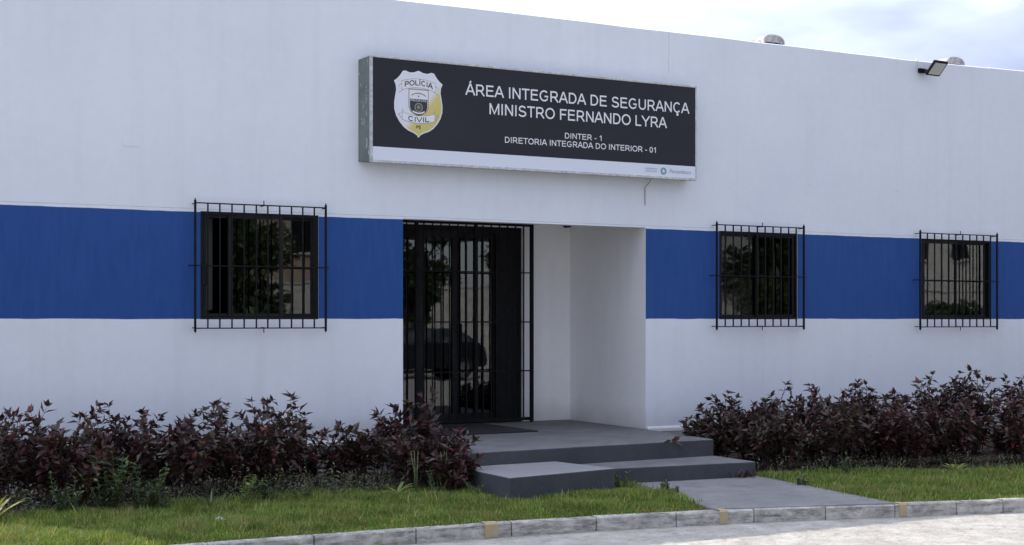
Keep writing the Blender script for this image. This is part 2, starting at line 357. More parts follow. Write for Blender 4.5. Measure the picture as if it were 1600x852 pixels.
for a, b_ in ((5.16,5.28),(7.30,7.375),(8.99,9.06)):
    mb = MB()
    ya, yb = ky(a)-.0065, ky(b_)-.0065
    mb.quad((a,ya,-.115),(b_,yb,-.115),(b_,yb,-.009),(a,ya,-.009)); mb.quad((a,ya,-.009),(b_,yb,-.009),(b_,yb+.014,.006),(a,ya+.014,.006))
    mb.quad((a,ya+.014,.006),(b_,yb+.014,.006),(b_,yb+.10,.006),(a,ya+.10,.006))
    mb.quad((a,ya,-.115),(a,ya,-.009),(a,ya+.014,-.01),(a,ya+.014,-.115)); mb.quad((b_,yb,-.115),(b_,yb+.014,-.115),(b_,yb+.014,-.01),(b_,yb,-.009))
    tag(mb.build('yellow_paint_mark', M['yellow'], kerb))

# ------------------------------------------------------------------ the building
bld = thing('police_building', 'long white single-storey police building with a blue band at window height and recessed entrance', 'building', (0,0,0))
X0, X1 = 1.0, 34.0; TOP = 5.125  # left end, out of view, placed to let sun reach the near grass
OPEN = [(3.92,5.185,1.655,2.752), (10.408,11.637,1.655,2.748), (13.772,15.07,1.655,2.745)]
REC = (6.155, 9.32, 0.0, 2.752)
GR0, GR1 = 2.768, 2.774
opens = OPEN + [REC]
def inside(x, z): return any(a < x < b_ and c < z < d for a, b_, c, d in opens)
xs = sorted(set([X0, X1] + [v for o in opens for v in o[:2]] + [float(v) for v in np.arange(1.5, 34, .5)]))
zs = sorted(set([-.1, 0.0, 1.655, 2.745, 2.748, 2.752, GR0-.003, GR0, GR1, GR1+.003, TOP-.02, 3.5, 4.3] ))
mb = MB()
def yy(z): return .006 if GR0 <= z <= GR1 else 0.0
rt = random.Random(4)
topz = {x: TOP + (.0 if x < 14 else (x-14)*.02 if x < 16 else .04) + rt.uniform(-.004,.004) for x in xs}
for i in range(len(xs)-1):
    for j in range(len(zs)-1):
        xa, xb, za, zb = xs[i], xs[i+1], zs[j], zs[j+1]
        if inside((xa+xb)/2, (za+zb)/2): continue
        zta, ztb = (topz[xa], topz[xb]) if zb == TOP-.02 else (zb, zb)
        mb.quad((xa,yy(za),za),(xb,yy(za),za),(xb,yy(zb),ztb),(xa,yy(zb),zta), m=0)
for i in range(len(xs)-1):   # parapet top, rounded front edge
    xa, xb = xs[i], xs[i+1]; za, zb = topz[xa], topz[xb]
    mb.quad((xa,0,za),(xb,0,zb),(xb,.02,zb+.012),(xa,.02,za+.012), m=1)
    mb.quad((xa,.02,za+.012),(xb,.02,zb+.012),(xb,.15,zb+.012),(xa,.15,za+.012), m=1)
    mb.quad((xa,.15,za+.012),(xb,.15,zb+.012),(xb,.15,4.9),(xa,.15,4.9), m=1)
for a, b_, c, d in OPEN:     # window reveals
    y1 = .16
    mb.quad((a,0,c),(a,y1,c),(a,y1,d),(a,0,d), m=1); mb.quad((b_,0,c),(b_,0,d),(b_,y1,d),(b_,y1,c), m=1)
    mb.quad((a,0,c),(b_,0,c),(b_,y1,c),(a,y1,c), m=1); mb.quad((a,0,d),(a,y1,d),(b_,y1,d),(b_,0,d), m=1)
a, b_, c, d = REC; YB = 1.77; CE = 3.05
mb.quad((a,0,0),(a,YB,0),(a,YB,CE),(a,.15,CE),(a,.15,d),(a,0,d), m=1)
mb.quad((b_,0,0),(b_,0,d),(b_,.15,d),(b_,.15,CE),(b_,YB,CE),(b_,YB,0), m=1)
mb.quad((a,0,d),(a,.15,d),(b_,.15,d),(b_,0,d), m=1); mb.quad((a,.15,d),(a,.15,CE),(b_,.15,CE),(b_,.15,d), m=1)
mb.quad((a,.15,CE),(a,YB,CE),(b_,YB,CE),(b_,.15,CE), m=1)
DX0, DX1, DZ = 6.35, 8.612, 2.83
mb.quad((a,YB,.0),(DX0,YB,.0),(DX0,YB,CE),(a,YB,CE), m=1); mb.quad((DX1,YB,0),(b_,YB,0),(b_,YB,CE),(DX1,YB,CE), m=1)
mb.quad((DX0,YB,DZ),(DX1,YB,DZ),(DX1,YB,CE),(DX0,YB,CE), m=1)
for x in (DX0, DX1): mb.quad((x,YB,0),(x,YB+.15,0),(x,YB+.15,DZ),(x,YB,DZ), m=1)
mb.quad((DX0,YB,DZ),(DX1,YB,DZ),(DX1,YB+.15,DZ),(DX0,YB+.15,DZ), m=1)
# other outside walls
mb.quad((X0,0,-.1),(X0,0,TOP),(X0,12,TOP),(X0,12,-.1), m=1); mb.quad((X1,0,-.1),(X1,12,-.1),(X1,12,TOP),(X1,0,TOP), m=1)
mb.quad((X0,12,-.1),(X0,12,TOP),(X1,12,TOP),(X1,12,-.1), m=1)
mb.build('wall', [M['facade'], M['white']], bld)
mb = MB(); mb.box(X0+.02, X1-.02, .16, 11.9, 4.88, 4.92); mb.build('roof', M['ridge'], bld)
# rooms behind the glass
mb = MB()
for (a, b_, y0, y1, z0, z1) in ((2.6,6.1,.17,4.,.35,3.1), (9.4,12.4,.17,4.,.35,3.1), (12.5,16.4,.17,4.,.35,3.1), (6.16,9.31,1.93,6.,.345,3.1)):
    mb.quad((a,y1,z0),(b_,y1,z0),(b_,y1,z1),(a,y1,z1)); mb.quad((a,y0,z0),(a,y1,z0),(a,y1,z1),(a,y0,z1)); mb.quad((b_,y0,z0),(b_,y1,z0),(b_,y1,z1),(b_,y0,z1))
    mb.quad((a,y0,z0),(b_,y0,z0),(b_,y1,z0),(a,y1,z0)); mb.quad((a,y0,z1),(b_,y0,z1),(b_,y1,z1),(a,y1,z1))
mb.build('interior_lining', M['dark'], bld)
# plinth each side of the entrance: grey base with a white rounded ledge on top
def plinth(xa, xb):
    mb = MB(); prof = [(-.0,.37,1),(-.018,.362,1),(-.028,.345,1),(-.028,.31,1),(-.024,.30,0),(-.024,.0,0)]
    n = max(2, int((xb-xa)/.3))
    for k in range(n):
        p, q = xa+(xb-xa)*k/n, xa+(xb-xa)*(k+1)/n
        for j in range(len(prof)-1):
            (y0,z0,m0),(y1,z1,m1) = prof[j], prof[j+1]
            mb.quad((p,y1,z1),(q,y1,z1),(q,y0,z0),(p,y0,z0), m=m1 if m1 == 0 else 1)
    for x in (xa, xb): mb.quad(*[(x,y,z) for y,z,_ in prof]+[(x,0,0)], m=1)
    mb.build('plinth', [M['plinth'], M['white']], bld)
plinth(X0, 6.05); plinth(9.335, X1)

# windows: black aluminium frames, sashes, glass
def window(x0, x1, z0, z1, splits, y=.006):
    f = MB(); t = .03; d = .07
    f.box(x0+.001, x1-.001, y, y+d, z1-t, z1-.001); f.box(x0+.001, x1-.001, y, y+d, z0+.001, z0+t)
    f.box(x0+.001, x0+t, y+.001, y+d-.001, z0+t, z1-t); f.box(x1-t, x1-.001, y+.001, y+d-.001, z0+t, z1-t)
    fo = f.build('window', M['frame'], bld)
    for k, (a, b_, yo, glazed) in enumerate(splits):
        s = .03; m_ = MB(); ya, yb = y+.012+yo, y+.036+yo
        m_.box(a, a+s, ya, yb, z0+t, z1-t); m_.box(b_-s, b_, ya, yb, z0+t, z1-t)
        m_.box(a+s, b_-s, ya+.001, yb-.001, z0+t, z0+t+s); m_.box(a+s, b_-s, ya+.001, yb-.001, z1-t-s, z1-t)
        m_.build('sash', M['frame2'] if k % 2 == 0 else M['frame'], fo)
        if glazed:
            g = MB(); g.quad((a+s,ya+.012,z0+t+s),(b_-s,ya+.012,z0+t+s),(b_-s,ya+.012,z1-t-s),(a+s,ya+.012,z1-t-s)); g.build('pane', M['glass'], fo)
    return fo
w1 = window(*OPEN[0], [(4.215,4.80,.0,True), (4.76,5.145,.028,True), (3.965,4.25,.028,False)])
mb = MB(); mb.box(3.93,3.99,-.004,.03,2.0,2.22, c=.006); mb.build('handle', M['iron'], w1)
w2 = window(*OPEN[1], [(10.45,11.03,.028,True), (10.99,11.595,.0,True)])
w3 = window(*OPEN[2], [(13.815,14.44,.0,True), (14.40,15.03,.028,True)])
for a, b_, ww in ((3.97,4.13,w1),(13.8,14.95,w3)):
    mb = MB(); n = int((b_-a)/.02); zt, zb = 2.7, 1.75
    for k in range(n):
        p, q = a+(b_-a)*k/n, a+(b_-a)*(k+1)/n; ya = .30+.012*math.sin(k*.9); yb = .30+.012*math.sin((k+1)*.9)
        mb.quad((p,ya,zb),(q,yb,zb),(q,yb,zt),(p,ya,zt))
    mb.build('curtain', M['curtain'], ww, smooth=True)
# entrance door: four tall glazed leaves
door = MB(); y0 = YB+.04
door.box(DX0+.001, DX1-.001, y0, y0+.08, DZ-.07, DZ-.001); door.box(DX0+.001, DX0+.05, y0, y0+.08, .347, DZ-.07); door.box(DX1-.05, DX1-.001, y0, y0+.08, .347, DZ-.07)
dr = door.build('door', M['frame'], bld)
for k, (a, b_, yo) in enumerate(((6.40,6.80,.0),(6.76,7.21,.032),(7.165,7.70,.0),(7.64,8.29,.032),(8.25,8.562,.0))):
    s = .065; m_ = MB(); ya, yb = y0+.01+yo, y0+.038+yo
    m_.box(a, a+s, ya, yb, .35, DZ-.07); m_.box(b_-s, b_, ya, yb, .35, DZ-.07)
    m_.box(a+s, b_-s, ya+.001, yb-.001, .35, .47); m_.box(a+s, b_-s, ya+.001, yb-.001, DZ-.15, DZ-.07)
    if k == 4: m_.box(a+s, b_-s, ya+.004, yb-.004, .47, DZ-.15)
    m_.build('door_leaf', M['frame2'] if k in (2,) else M['frame'], dr)
    if k < 4:
        g = MB(); g.quad((a+s,ya+.014,.47),(b_-s,ya+.014,.47),(b_-s,ya+.014,DZ-.15),(a+s,ya+.014,DZ-.15)); g.build('pane', M['glass'], dr)
mb = MB(); mb.box(7.72,7.745,y0-.045,y0-.02,1.2,1.6, c=.004); mb.box(7.722,7.743,y0-.02,y0+.042,1.24,1.26); mb.box(7.722,7.743,y0-.02,y0+.042,1.54,1.56); mb.build('handle', M['iron'], dr)

# ------------------------------------------------------------------ steps
st = thing('entrance_steps', 'grey painted concrete platform and steps leading up to the recessed entrance', 'steps', (0,0,0))
def slab(name, pts, z0, z1, mt, mr):
    rj = random.Random(len(pts)+int(z1*1000)); P_ = []
    for (xa_, ya_), (xb_, yb_) in zip(pts, pts[1:]+pts[:1]):      # slightly uneven trowelled edges
        m_ = max(1, int(math.hypot(xb_-xa_, yb_-ya_)/.11)) if (ya_ < -.01 and yb_ < -.01) else 1
        for k in range(m_):
            j_ = rj.uniform(-.006,.004) if k else 0
            P_.append((xa_+(xb_-xa_)*k/m_, ya_+(yb_-ya_)*k/m_ + (0 if abs(xb_-xa_) < .3 else j_)))
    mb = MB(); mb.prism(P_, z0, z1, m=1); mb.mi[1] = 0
    o = mb.build(name, [mt, mr], st); 
    bv = o.modifiers.new('bevel', 'BEVEL'); bv.width = .012; bv.segments = 2; bv.limit_method = 'ANGLE'
    return o
slab('platform', [(5.98,-1.715),(7.6,-1.635),(9.158,-1.575),(9.295,-.001),(9.30,1.765),(6.17,1.765),(6.17,-.001),(5.98,-.002)], -.05, .346, M['step'], M['riser'])
slab('lower_step', [(7.0,-2.13),(9.158,-2.305),(9.162,-1.56),(7.0,-1.62)], -.05, .168, M['step'], M['riser'])
slab('step_block', [(6.0,-2.745),(7.29,-2.505),(7.10,-1.62),(6.0,-1.69)], -.05, .212, M['block_top'], M['riser'])
mb = MB(); mb.prism([(6.47,.19),(7.96,.20),(7.92,1.56),(6.45,1.55)], .350, .362)
tag(mb.build('door_mat', M['mat'], bevel=.003), 'black rubber mat lying on the platform before the glass door', 'mat')

# ------------------------------------------------------------------ iron grilles
def grille(x0, x1, z0, z1, label, yg=-.1):
    g = thing('window_grille', label, 'grille', ((x0+x1)/2, 0, z0), 0, 'iron grilles over the windows')
    ox, oz = (x0+x1)/2, z0; hw = (x1-x0)/2; h = z1-z0
    for sgn in (-1, 1):
        m_ = MB(); m_.box(sgn*hw-.010, sgn*hw+.010, yg-.010, yg+.010, -.035, h+.03); m_.build('post', M['iron'], g)
    for z in (0, h/2, h):
        e = .03 if z == h/2 else 0; m_ = MB(); m_.box(-hw-e, hw+e, yg-.012, yg+.006, z-.006, z+.006); m_.build('rail', M['iron'], g)
    b0 = MB(); b0.box(-.0065, .0065, yg-.0065, yg+.0065, .005, h-.005); ob = b0.build('bar', M['iron'], g)
    n = 11
    for k in range(1, n):
        o = ob if k == 1 else ob.copy()
        if k > 1: col.objects.link(o); o.parent = g
        o.location = (-hw+2*hw*k/n + random.uniform(-.003,.003), -.0008*(k % 2), 0)
    def pin(pts):
        m_ = MB(); m_.tube(pts, .0055, 5); m_.build('wall_pin', M['iron'], g)
    for x in (-hw, 0.02, hw):
        pin([(x,yg,h-.01),(x,yg,h+.02),(x,yg,h+.048)]); pin([(x,yg,h-.004),(x,.005,h-.004)])
        pin([(x,yg,.01),(x,yg,-.02),(x,yg,-.048)]); pin([(x,yg,.004),(x,.005,.004)])
    for s in (-1, 1):
        pin([(s*(hw+.028),yg,h/2),(s*(hw+.035),yg*.6,h/2+.003),(s*(hw+.04),.005,h/2)])
    return g
grille(3.838, 5.227, 1.565, 2.826, 'black iron bar grille on the window left of the entrance')
grille(10.295, 11.657, 1.565, 2.813, 'black iron bar grille on the middle window right of the entrance')
grille(13.65, 15.085, 1.552, 2.81, 'black iron bar grille on the rightmost window under the floodlight')
dg = thing('door_grille', 'tall black iron bar gate standing closed in front of the glass entrance door', 'grille', (6.2,1.62,.346))
gx0, gx1, gz0, gz1 = .02, 2.46, .025, 2.53
for x in (gx0, gx1): m_ = MB(); m_.box(x-.02, x+.02, -.02, .02, .004, gz1+.03); m_.build('post', M['iron'], dg)
for z, t in ((gz0+.02,.02),(.655,.008),(1.275,.008),(1.90,.008),(gz1-.02,.022),):
    m_ = MB(); m_.box(gx0+.02, gx1-.02, -.01, .01, z-t, z+t); m_.build('rail', M['iron'], dg)
m_ = MB(); m_.box(-.007,.007,-.007,.007,gz0+.04,gz1-.04); ob = m_.build('bar', M['iron'], dg)
n = 21
for k in range(1, n):
    o = ob if k == 1 else ob.copy()
    if k > 1: col.objects.link(o); o.parent = dg
    o.location = (gx0+(gx1-gx0)*k/n, .0, 0)
for k in (7, 14):
    m_ = MB(); m_.box(gx0+(gx1-gx0)*k/n+.02-.018, gx0+(gx1-gx0)*k/n+.02+.018, -.016,.016, gz0+.04, gz1-.04); m_.build('stile', M['iron'], dg)

# ------------------------------------------------------------------ sign
sg = thing('wall_sign', 'large black and white signboard with a police badge mounted above the entrance', 'sign', (0,0,0))
SX0, SX1, SZ0, SZ1, SY = 5.689, 9.916, 3.322, 4.465, -.20
mb = MB(); mb.quad((SX0+.004,SY+.03,SZ0+.012),(SX0+.004,SY+.03,SZ1-.012),(SX0-.055,-.001,SZ1-.03),(SX0-.055,-.001,SZ0+.02))
mb.quad((SX0,SY+.03,SZ1-.012),(SX1-.004,SY+.03,SZ1-.012),(SX1-.01,-.001,SZ1-.03),(SX0-.055,-.001,SZ1-.03))
mb.quad((SX0,SY+.03,SZ0+.012),(SX0-.055,-.001,SZ0+.02),(SX1-.01,-.001,SZ0+.02),(SX1-.004,SY+.03,SZ0+.012))
mb.quad((SX1-.004,SY+.03,SZ0+.012),(SX1-.01,-.001,SZ0+.02),(SX1-.01,-.001,SZ1-.03),(SX1-.004,SY+.03,SZ1-.012))
mb.build('casing', M['signside'], sg)
for (a, b_, c, d, e) in ((SX0,SX1,SZ1-.026,SZ1,0),(SX0,SX1,SZ0,SZ0+.03,0),(SX0,SX0+.026,SZ0+.03,SZ1-.026,.001),(SX1-.018,SX1,SZ0+.03,SZ1-.026,.001)):
    mb = MB(); mb.box(a, b_, SY-.012+e, SY+.03, c, d, c=.004); mb.build('trim', M['alu'], sg)
FP = SY-.004
mb = MB(); mb.box(SX0+.026, SX1-.018, FP, SY+.02, 3.492, SZ1-.026); mb.build('black_panel', M['vinyl'], sg)
mb = MB(); mb.box(SX0+.026, SX1-.018, FP, SY+.02, SZ0+.03, 3.492); mb.build('white_strip', M['signwhite'], sg)
def text(name, s, xa, xb, zb, cap, m, y=FP-.003, shear=0, parent=sg, arc=0, bold=0):
    cu = bpy.data.curves.new(name, 'FONT'); cu.body = s; cu.size = 1; cu.shear = shear; cu.offset = bold; cu.resolution_u = 3
    o = bpy.data.objects.new(name, cu); col.objects.link(o); dgp = bpy.context.evaluated_depsgraph_get(); dgp.update()
    me = bpy.data.meshes.new_from_object(o.evaluated_get(dgp)); bpy.data.objects.remove(o); bpy.data.curves.remove(cu)
    co = np.empty(len(me.vertices)*3, np.float32); me.vertices.foreach_get('co', co); co = co.reshape(-1,3)
    x0, x1 = co[:,0].min(), co[:,0].max(); CAP = .729 if True else 1
    X = xa + (co[:,0]-x0)/(x1-x0)*(xb-xa); Z = zb + co[:,1]*cap/CAP
    if arc:
        u = (X-(xa+xb)/2)/((xb-xa)/2); Z = Z - arc*u*u
    out = np.stack([X, np.full_like(X, y), Z], 1); me.vertices.foreach_set('co', out.astype(np.float32).ravel()); me.update(); me.materials.clear(); me.materials.append(m)
    ob = bpy.data.objects.new(name, me); col.objects.link(ob); ob.parent = parent; return ob
def arc(cx, cy, rx, ry, a0, a1, n=12): return [(cx+rx*math.cos(R(a0+(a1-a0)*k/n)), cy+ry*math.sin(R(a0+(a1-a0)*k/n))) for k in range(n+1)]
Hh = .067; _C = arc(.52,.5,.37,.443,42,318,22)
_D = [(.17,.933),(.46,.933)] + arc(.46,.5,.385,.433,90,-90,16)[1:] + [(.17,Hh)]
_P = [(.17,.933),(.56,.933)] + arc(.56,.69,.24,.243,90,-90,12)[1:] + [(.17,.447)]
_A = [[(.045,0),(.43,.955),(.50,.955),(.885,0)], [(.19,.34),(.74,.34)]]
_S = [arc(.46,.715,.30,.225,18,90,6) + arc(.46,.715,.29,.225,90,250,12)[1:] + arc(.47,.27,.33,.215,75,-90,12)[0:] + arc(.47,.27,.36,.215,-90,-165,6)[1:]]
GL = {'A': (.93,_A), 'Á': (.93,_A+[[(.40,1.08),(.55,1.24)]]), 'B': (.93,[[(.17,0),(.17,1)],_P,[(.5,.49)]+arc(.58,.28,.24,.213,90,-90)[0:]+[(.17,Hh)]]),
 'R': (1.0,[[(.17,0),(.17,1)],_P,[(.53,.46),(.90,0)]]), 'P': (.93,[[(.17,0),(.17,1)],_P]), 'E': (.93,[[(.17,0),(.17,1)],[(.23,.935),(.82,.935)],[(.23,.53),(.78,.53)],[(.23,.065),(.85,.065)]]),
 'F': (.85,[[(.17,0),(.17,1)],[(.23,.935),(.80,.935)],[(.23,.50),(.72,.50)]]), 'L': (.78,[[(.16,0),(.16,1)],[(.22,.065),(.74,.065)]]), 'I': (.39,[[(.195,0),(.195,1)]]),
 'Í': (.39,[[(.195,0),(.195,1)],[(.16,1.08),(.30,1.24)]]), 'N': (1.0,[[(.165,0),(.165,1)],[(.835,0),(.835,1)],[(.165,.97),(.835,.03)]]), 'T': (.85,[[(.425,0),(.425,.87)],[(.03,.935),(.82,.935)]]),
 'G': (1.09,[arc(.55,.5,.41,.443,45,330,22)+[(.90,.17),(.90,.46)],[(.58,.46),(.967,.46)]]), 'D': (1.0,[[(.17,0),(.17,1)],_D]), 'S': (.93,_S), 'U': (1.0,[[(.165,1),(.165,.37)]+arc(.5,.37,.335,.31,180,360,14)[1:]+[(.835,1)]]),
 'C': (1.0,[_C]), 'Ç': (1.0,[_C,[(.54,.02),(.52,-.09),(.61,-.13),(.60,-.22),(.44,-.245)]]), 'M': (1.16,[[(.16,0),(.16,1)],[(1.0,0),(1.0,1)],[(.17,.96),(.58,.08),(.99,.96)]]), 'O': (1.09,[arc(.545,.5,.43,.443,0,360,28)]),
 'Y': (.93,[[(.04,1),(.465,.45),(.89,1)],[(.465,0),(.465,.47)]]), 'V': (.93,[[(.04,1),(.465,.05),(.89,1)]]), '-': (.47,[[(.06,.36),(.41,.36)]]), '0': (.78,[arc(.39,.5,.27,.443,0,360,24)]), '1': (.78,[[(.44,0),(.44,1)],[(.44,.93),(.30,.79),(.16,.73)]]), ' ': (.39,[])}
def stroke_text(s_, xa, xb, zb, cap, m, y=FP-.003, t=.14, parent=sg, curve=None, joined=False, name='letter'):
    """condensed sans capitals drawn as flat ribbons, one object per letter"""
    tot = sum(GL[c][0] for c in s_); k = (xb-xa)/(tot-.12); x = xa-.06*k; J = MB()
    for c in s_:
        wd, st_ = GL[c]; mb_ = J if joined else MB()
        for si, pl in enumerate(st_):
            closed = abs(pl[0][0]-pl[-1][0]) < 1e-6 and abs(pl[0][1]-pl[-1][1]) < 1e-6; q = pl[:-1] if closed else pl
            W = [Vector((px_*k, pz_*cap)) for px_, pz_ in q]; n = len(W); hw = t*cap/2; A = []; B = []
            for j in range(n):
                d0 = (W[j]-W[j-1]).normalized() if (j > 0 or closed) else (W[1]-W[0]).normalized()
                d1 = (W[(j+1) % n]-W[j]).normalized() if (j < n-1 or closed) else d0
                nn = Vector((-d0.y-d1.y, d0.x+d1.x)); nn = nn.normalized() if nn.length > 1e-6 else Vector((-d1.y, d1.x))
                sc_ = min(1.6, 1/max(.3, nn.dot(Vector((-d0.y, d0.x))))); A.append(W[j]+nn*hw*sc_); B.append(W[j]-nn*hw*sc_)
            i0 = len(mb_.v)
            for a_, b__ in zip(A, B):
                for v in (b__, a_):
                    X_, Z_ = x+v.x, zb+v.y
                    if curve: Z_ -= curve*((X_-(xa+xb)/2)/((xb-xa)/2))**2
                    mb_.v.append((X_, y-.00035*si, Z_))
            for j in range(n if closed else n-1):
                a_ = i0+2*j; b__ = i0+2*((j+1) % n); mb_.f.append((a_, b__, b__+1, a_+1)); mb_.mi.append(0)
        if st_ and not joined: mb_.build(name, m, parent)
        x += wd*k
    if joined: J.build(name, m, parent)['kind'] = 'stuff'
stroke_text('ÁREA INTEGRADA DE SEGURANÇA', 6.82, 9.80, 4.122, .124, M['lettering'])
stroke_text('MINISTRO FERNANDO LYRA', 7.105, 9.475, 3.928, .124, M['lettering'])
stroke_text('DINTER - 1', 8.075, 8.585, 3.720, .064, M['lettering'], t=.15)
stroke_text('DIRETORIA INTEGRADA DO INTERIOR - 01', 7.30, 9.34, 3.625, .066, M['lettering'], t=.15)
stroke_text('SECRETARIA DE', 9.18, 9.345, 3.428, .017, M['tealgrey'], joined=True, name='small_lettering'); stroke_text('DEFESA SOCIAL', 9.18, 9.345, 3.398, .017, M['tealgrey'], joined=True, name='small_lettering')
text('small_lettering', 'Pernambuco', 9.52, 9.83, 3.397, .05, M['tealgrey'], shear=.35)['kind'] = 'stuff'
# flat printed shapes
def flat(name, pts, y, m, parent=sg, hole=None):
    mb = MB()
    if hole is None: mb.quad(*[(x, y, z) for x, z in pts])
    else:
        n = len(pts)
        for k in range(n):
            a, b_, c, d = pts[k], pts[(k+1)%n], hole[(k+1)%n], hole[k]
            mb.quad((a[0],y,a[1]),(b_[0],y,b_[1]),(c[0],y,c[1]),(d[0],y,d[1]))
    return mb.build(name, m, parent)
def circ(cx, cz, r, n=24, k=1, ph=0): return [(cx+r*(1 if (j % 2 == 0) else k)*math.cos(2*math.pi*j/n+ph), cz+r*(1 if (j % 2 == 0) else k)*math.sin(2*math.pi*j/n+ph)) for j in range(n)]
e = flat('round_emblem', circ(9.435,3.415,.042), FP-.003, M['teal']); flat('emblem_star', circ(9.435,3.415,.030,10,.45,R(90)), FP-.004, M['signwhite'], e)
CX, CZ_ = 6.247, 3.975
half = [(0,.362),(.05,.342),(.10,.335),(.155,.352),(.185,.345),(.215,.30),(.25,.262),(.287,.235),(.268,.19),(.262,.14),(.275,.07),(.286,.0),(.284,-.07),(.262,-.14),(.225,-.20),(.175,-.255),(.12,-.29),(.06,-.312),(.02,-.335),(0,-.362)]
def shield(s, dz=0): return [(CX+x*s, CZ_+dz+z*s) for x, z in half] + [(CX-x*s, CZ_+dz+z*s) for x, z in half[-2:0:-1]]
bd = flat('badge', shield(1.0), FP-.002, M['badgewhite'])
flat('badge_field', shield(.955), FP-.003, M['badge'], bd)
def arcband(x0, x1, zc, h, sag, up=1, n=12):
    t = [(x0+(x1-x0)*k/n) for k in range(n+1)]
    zf = lambda x: zc - sag*((x-(x0+x1)/2)/((x1-x0)/2))**2
    return [(x, zf(x)+h/2) for x in t] + [(x, zf(x)-h/2) for x in reversed(t)]
def band(x0, x1, zc, h, sag, m, y):
    flat('ribbon_edge', arcband(x0, x1, zc, h, sag), y, M['ink2'], bd); flat('ribbon', arcband(x0+.004, x1-.004, zc, h-.009, sag), y-.0005, m, bd)
for s in (-1, 1):
    p = [(CX+s*.17,CZ_+.225),(CX+s*.235,CZ_+.19),(CX+s*.215,CZ_+.155),(CX+s*.235,CZ_+.105),(CX+s*.17,CZ_+.15)]
    flat('ribbon_tail', p, FP-.0035, M['ink2'], bd); cx_ = sum(a for a, _ in p)/5; cz_ = sum(z for _, z in p)/5
    flat('ribbon_tail', [(cx_+(a-cx_)*.86, cz_+(z-cz_)*.86) for a, z in p], FP-.004, M['badgewhite'] if s < 0 else M['badge'], bd)
    p = [(CX+s*.17,CZ_-.17),(CX+s*.205,CZ_-.16),(CX+s*.24,CZ_-.115),(CX+s*.20,CZ_-.10),(CX+s*.19,CZ_-.055),(CX+s*.165,CZ_-.12)]
    flat('ribbon_tail', p, FP-.0035, M['ink2'], bd); cx_ = sum(a for a, _ in p)/6; cz_ = sum(z for _, z in p)/6
    flat('ribbon_tail', [(cx_+(a-cx_)*.84, cz_+(z-cz_)*.84) for a, z in p], FP-.004, M['badge'], bd)
band(CX-.20, CX+.20, CZ_+.225, .10, .035, M['badgewhite'], FP-.0045)
band(CX-.195, CX+.195, CZ_-.165, .085, -.03, M['badgewhite'], FP-.0045)
stroke_text('POLÍCIA', CX-.165, CX+.165, CZ_+.203, .055, M['ink'], y=FP-.0058, t=.2, curve=.028, parent=bd)
stroke_text('CIVIL', CX-.125, CX+.125, CZ_-.193, .052, M['ink'], y=FP-.0058, t=.2, curve=-.012, parent=bd)
stroke_text('PE', CX-.03, CX+.03, CZ_-.263, .034, M['ink'], y=FP-.0045, t=.18, parent=bd)
def inner(s): 
    q = [(-.118,.155),(.118,.155),(.118,-.04),(.10,-.085),(.06,-.115),(0,-.14),(-.06,-.115),(-.10,-.085),(-.118,-.04)]
    return [(CX+x*s, CZ_+.008+z*s) for x, z in q]
ins = flat('inner_shield', inner(1), FP-.0045, M['ink2'], bd); flat('inner_shield', inner(.93), FP-.005, M['badgewhite'], bd)
flat('inner_shield_field', [(CX+x, CZ_+z) for x, z in [(-.103,.055),(.103,.055),(.103,-.035),(.088,-.073),(.052,-.101),(0,-.122),(-.052,-.101),(-.088,-.073),(-.103,-.035)]], FP-.0056, M['ink'], bd)
flat('arch', arcband(CX-.088, CX+.088, CZ_+.118, .012, .028), FP-.0056, M['ink2'], bd)
flat('star', circ(CX, CZ_+.085, .014, 10, .4, R(90)), FP-.0056, M['ink'], bd)
stroke_text('POLÍCIA CIVIL', CX-.095, CX+.095, CZ_+.03, .020, M['badgewhite'], y=FP-.0062, t=.17, parent=bd, joined=True, name='small_lettering')
flat('wreath', circ(CX, CZ_-.035, .050), FP-.0062, M['ink2'], bd, hole=circ(CX, CZ_-.035, .036))
flat('wreath_star', circ(CX, CZ_-.033, .030, 16, .55), FP-.0064, M['ink2'], bd)
flat('scroll', arcband(CX-.07, CX+.07, CZ_-.098, .016, -.022), FP-.0062, M['badgewhite'], bd)
mb = MB(); mb.tube([(9.335,-.10,3.33),(9.32,-.06,3.27),(9.303,-.012,3.235),(9.303,-.010,3.12),(9.305,-.010,3.02)], .0032, 5)
tag(mb.build('hanging_cable', M['dark_and_shade'], smooth=True), 'short dark cable dangling on the wall under the sign', 'cable')

# covered switch boxes set flush in the wall
for k, (a, b_, c, d, lb) in enumerate(((3.142,3.30,3.365,3.455,'small white blank cover plate on the wall at far left above the blue band'),
        (11.82,11.90,3.365,3.40,'tiny white cover plate on the wall above the middle window'), (13.31,13.40,3.36,3.40,'tiny white cover plate on the wall left of the rightmost window'))):
    mb = MB(); mb.box(a, b_, -.004, .0, c, d, c=.002); tag(mb.build('cover_plate', M['facade']), lb, 'cover plate', 'cover plates on the wall')
mb = MB(); mb.tube([(9.235,1.76,2.875),(9.235,1.66,2.875)], .03, 10); mb.tube([(9.235,1.66,2.875),(9.225,1.62,2.865)], .02, 10)
tag(mb.build('security_sensor', M['dark_and_shade']), 'small dark sensor high in the corner of the entrance recess', 'sensor')

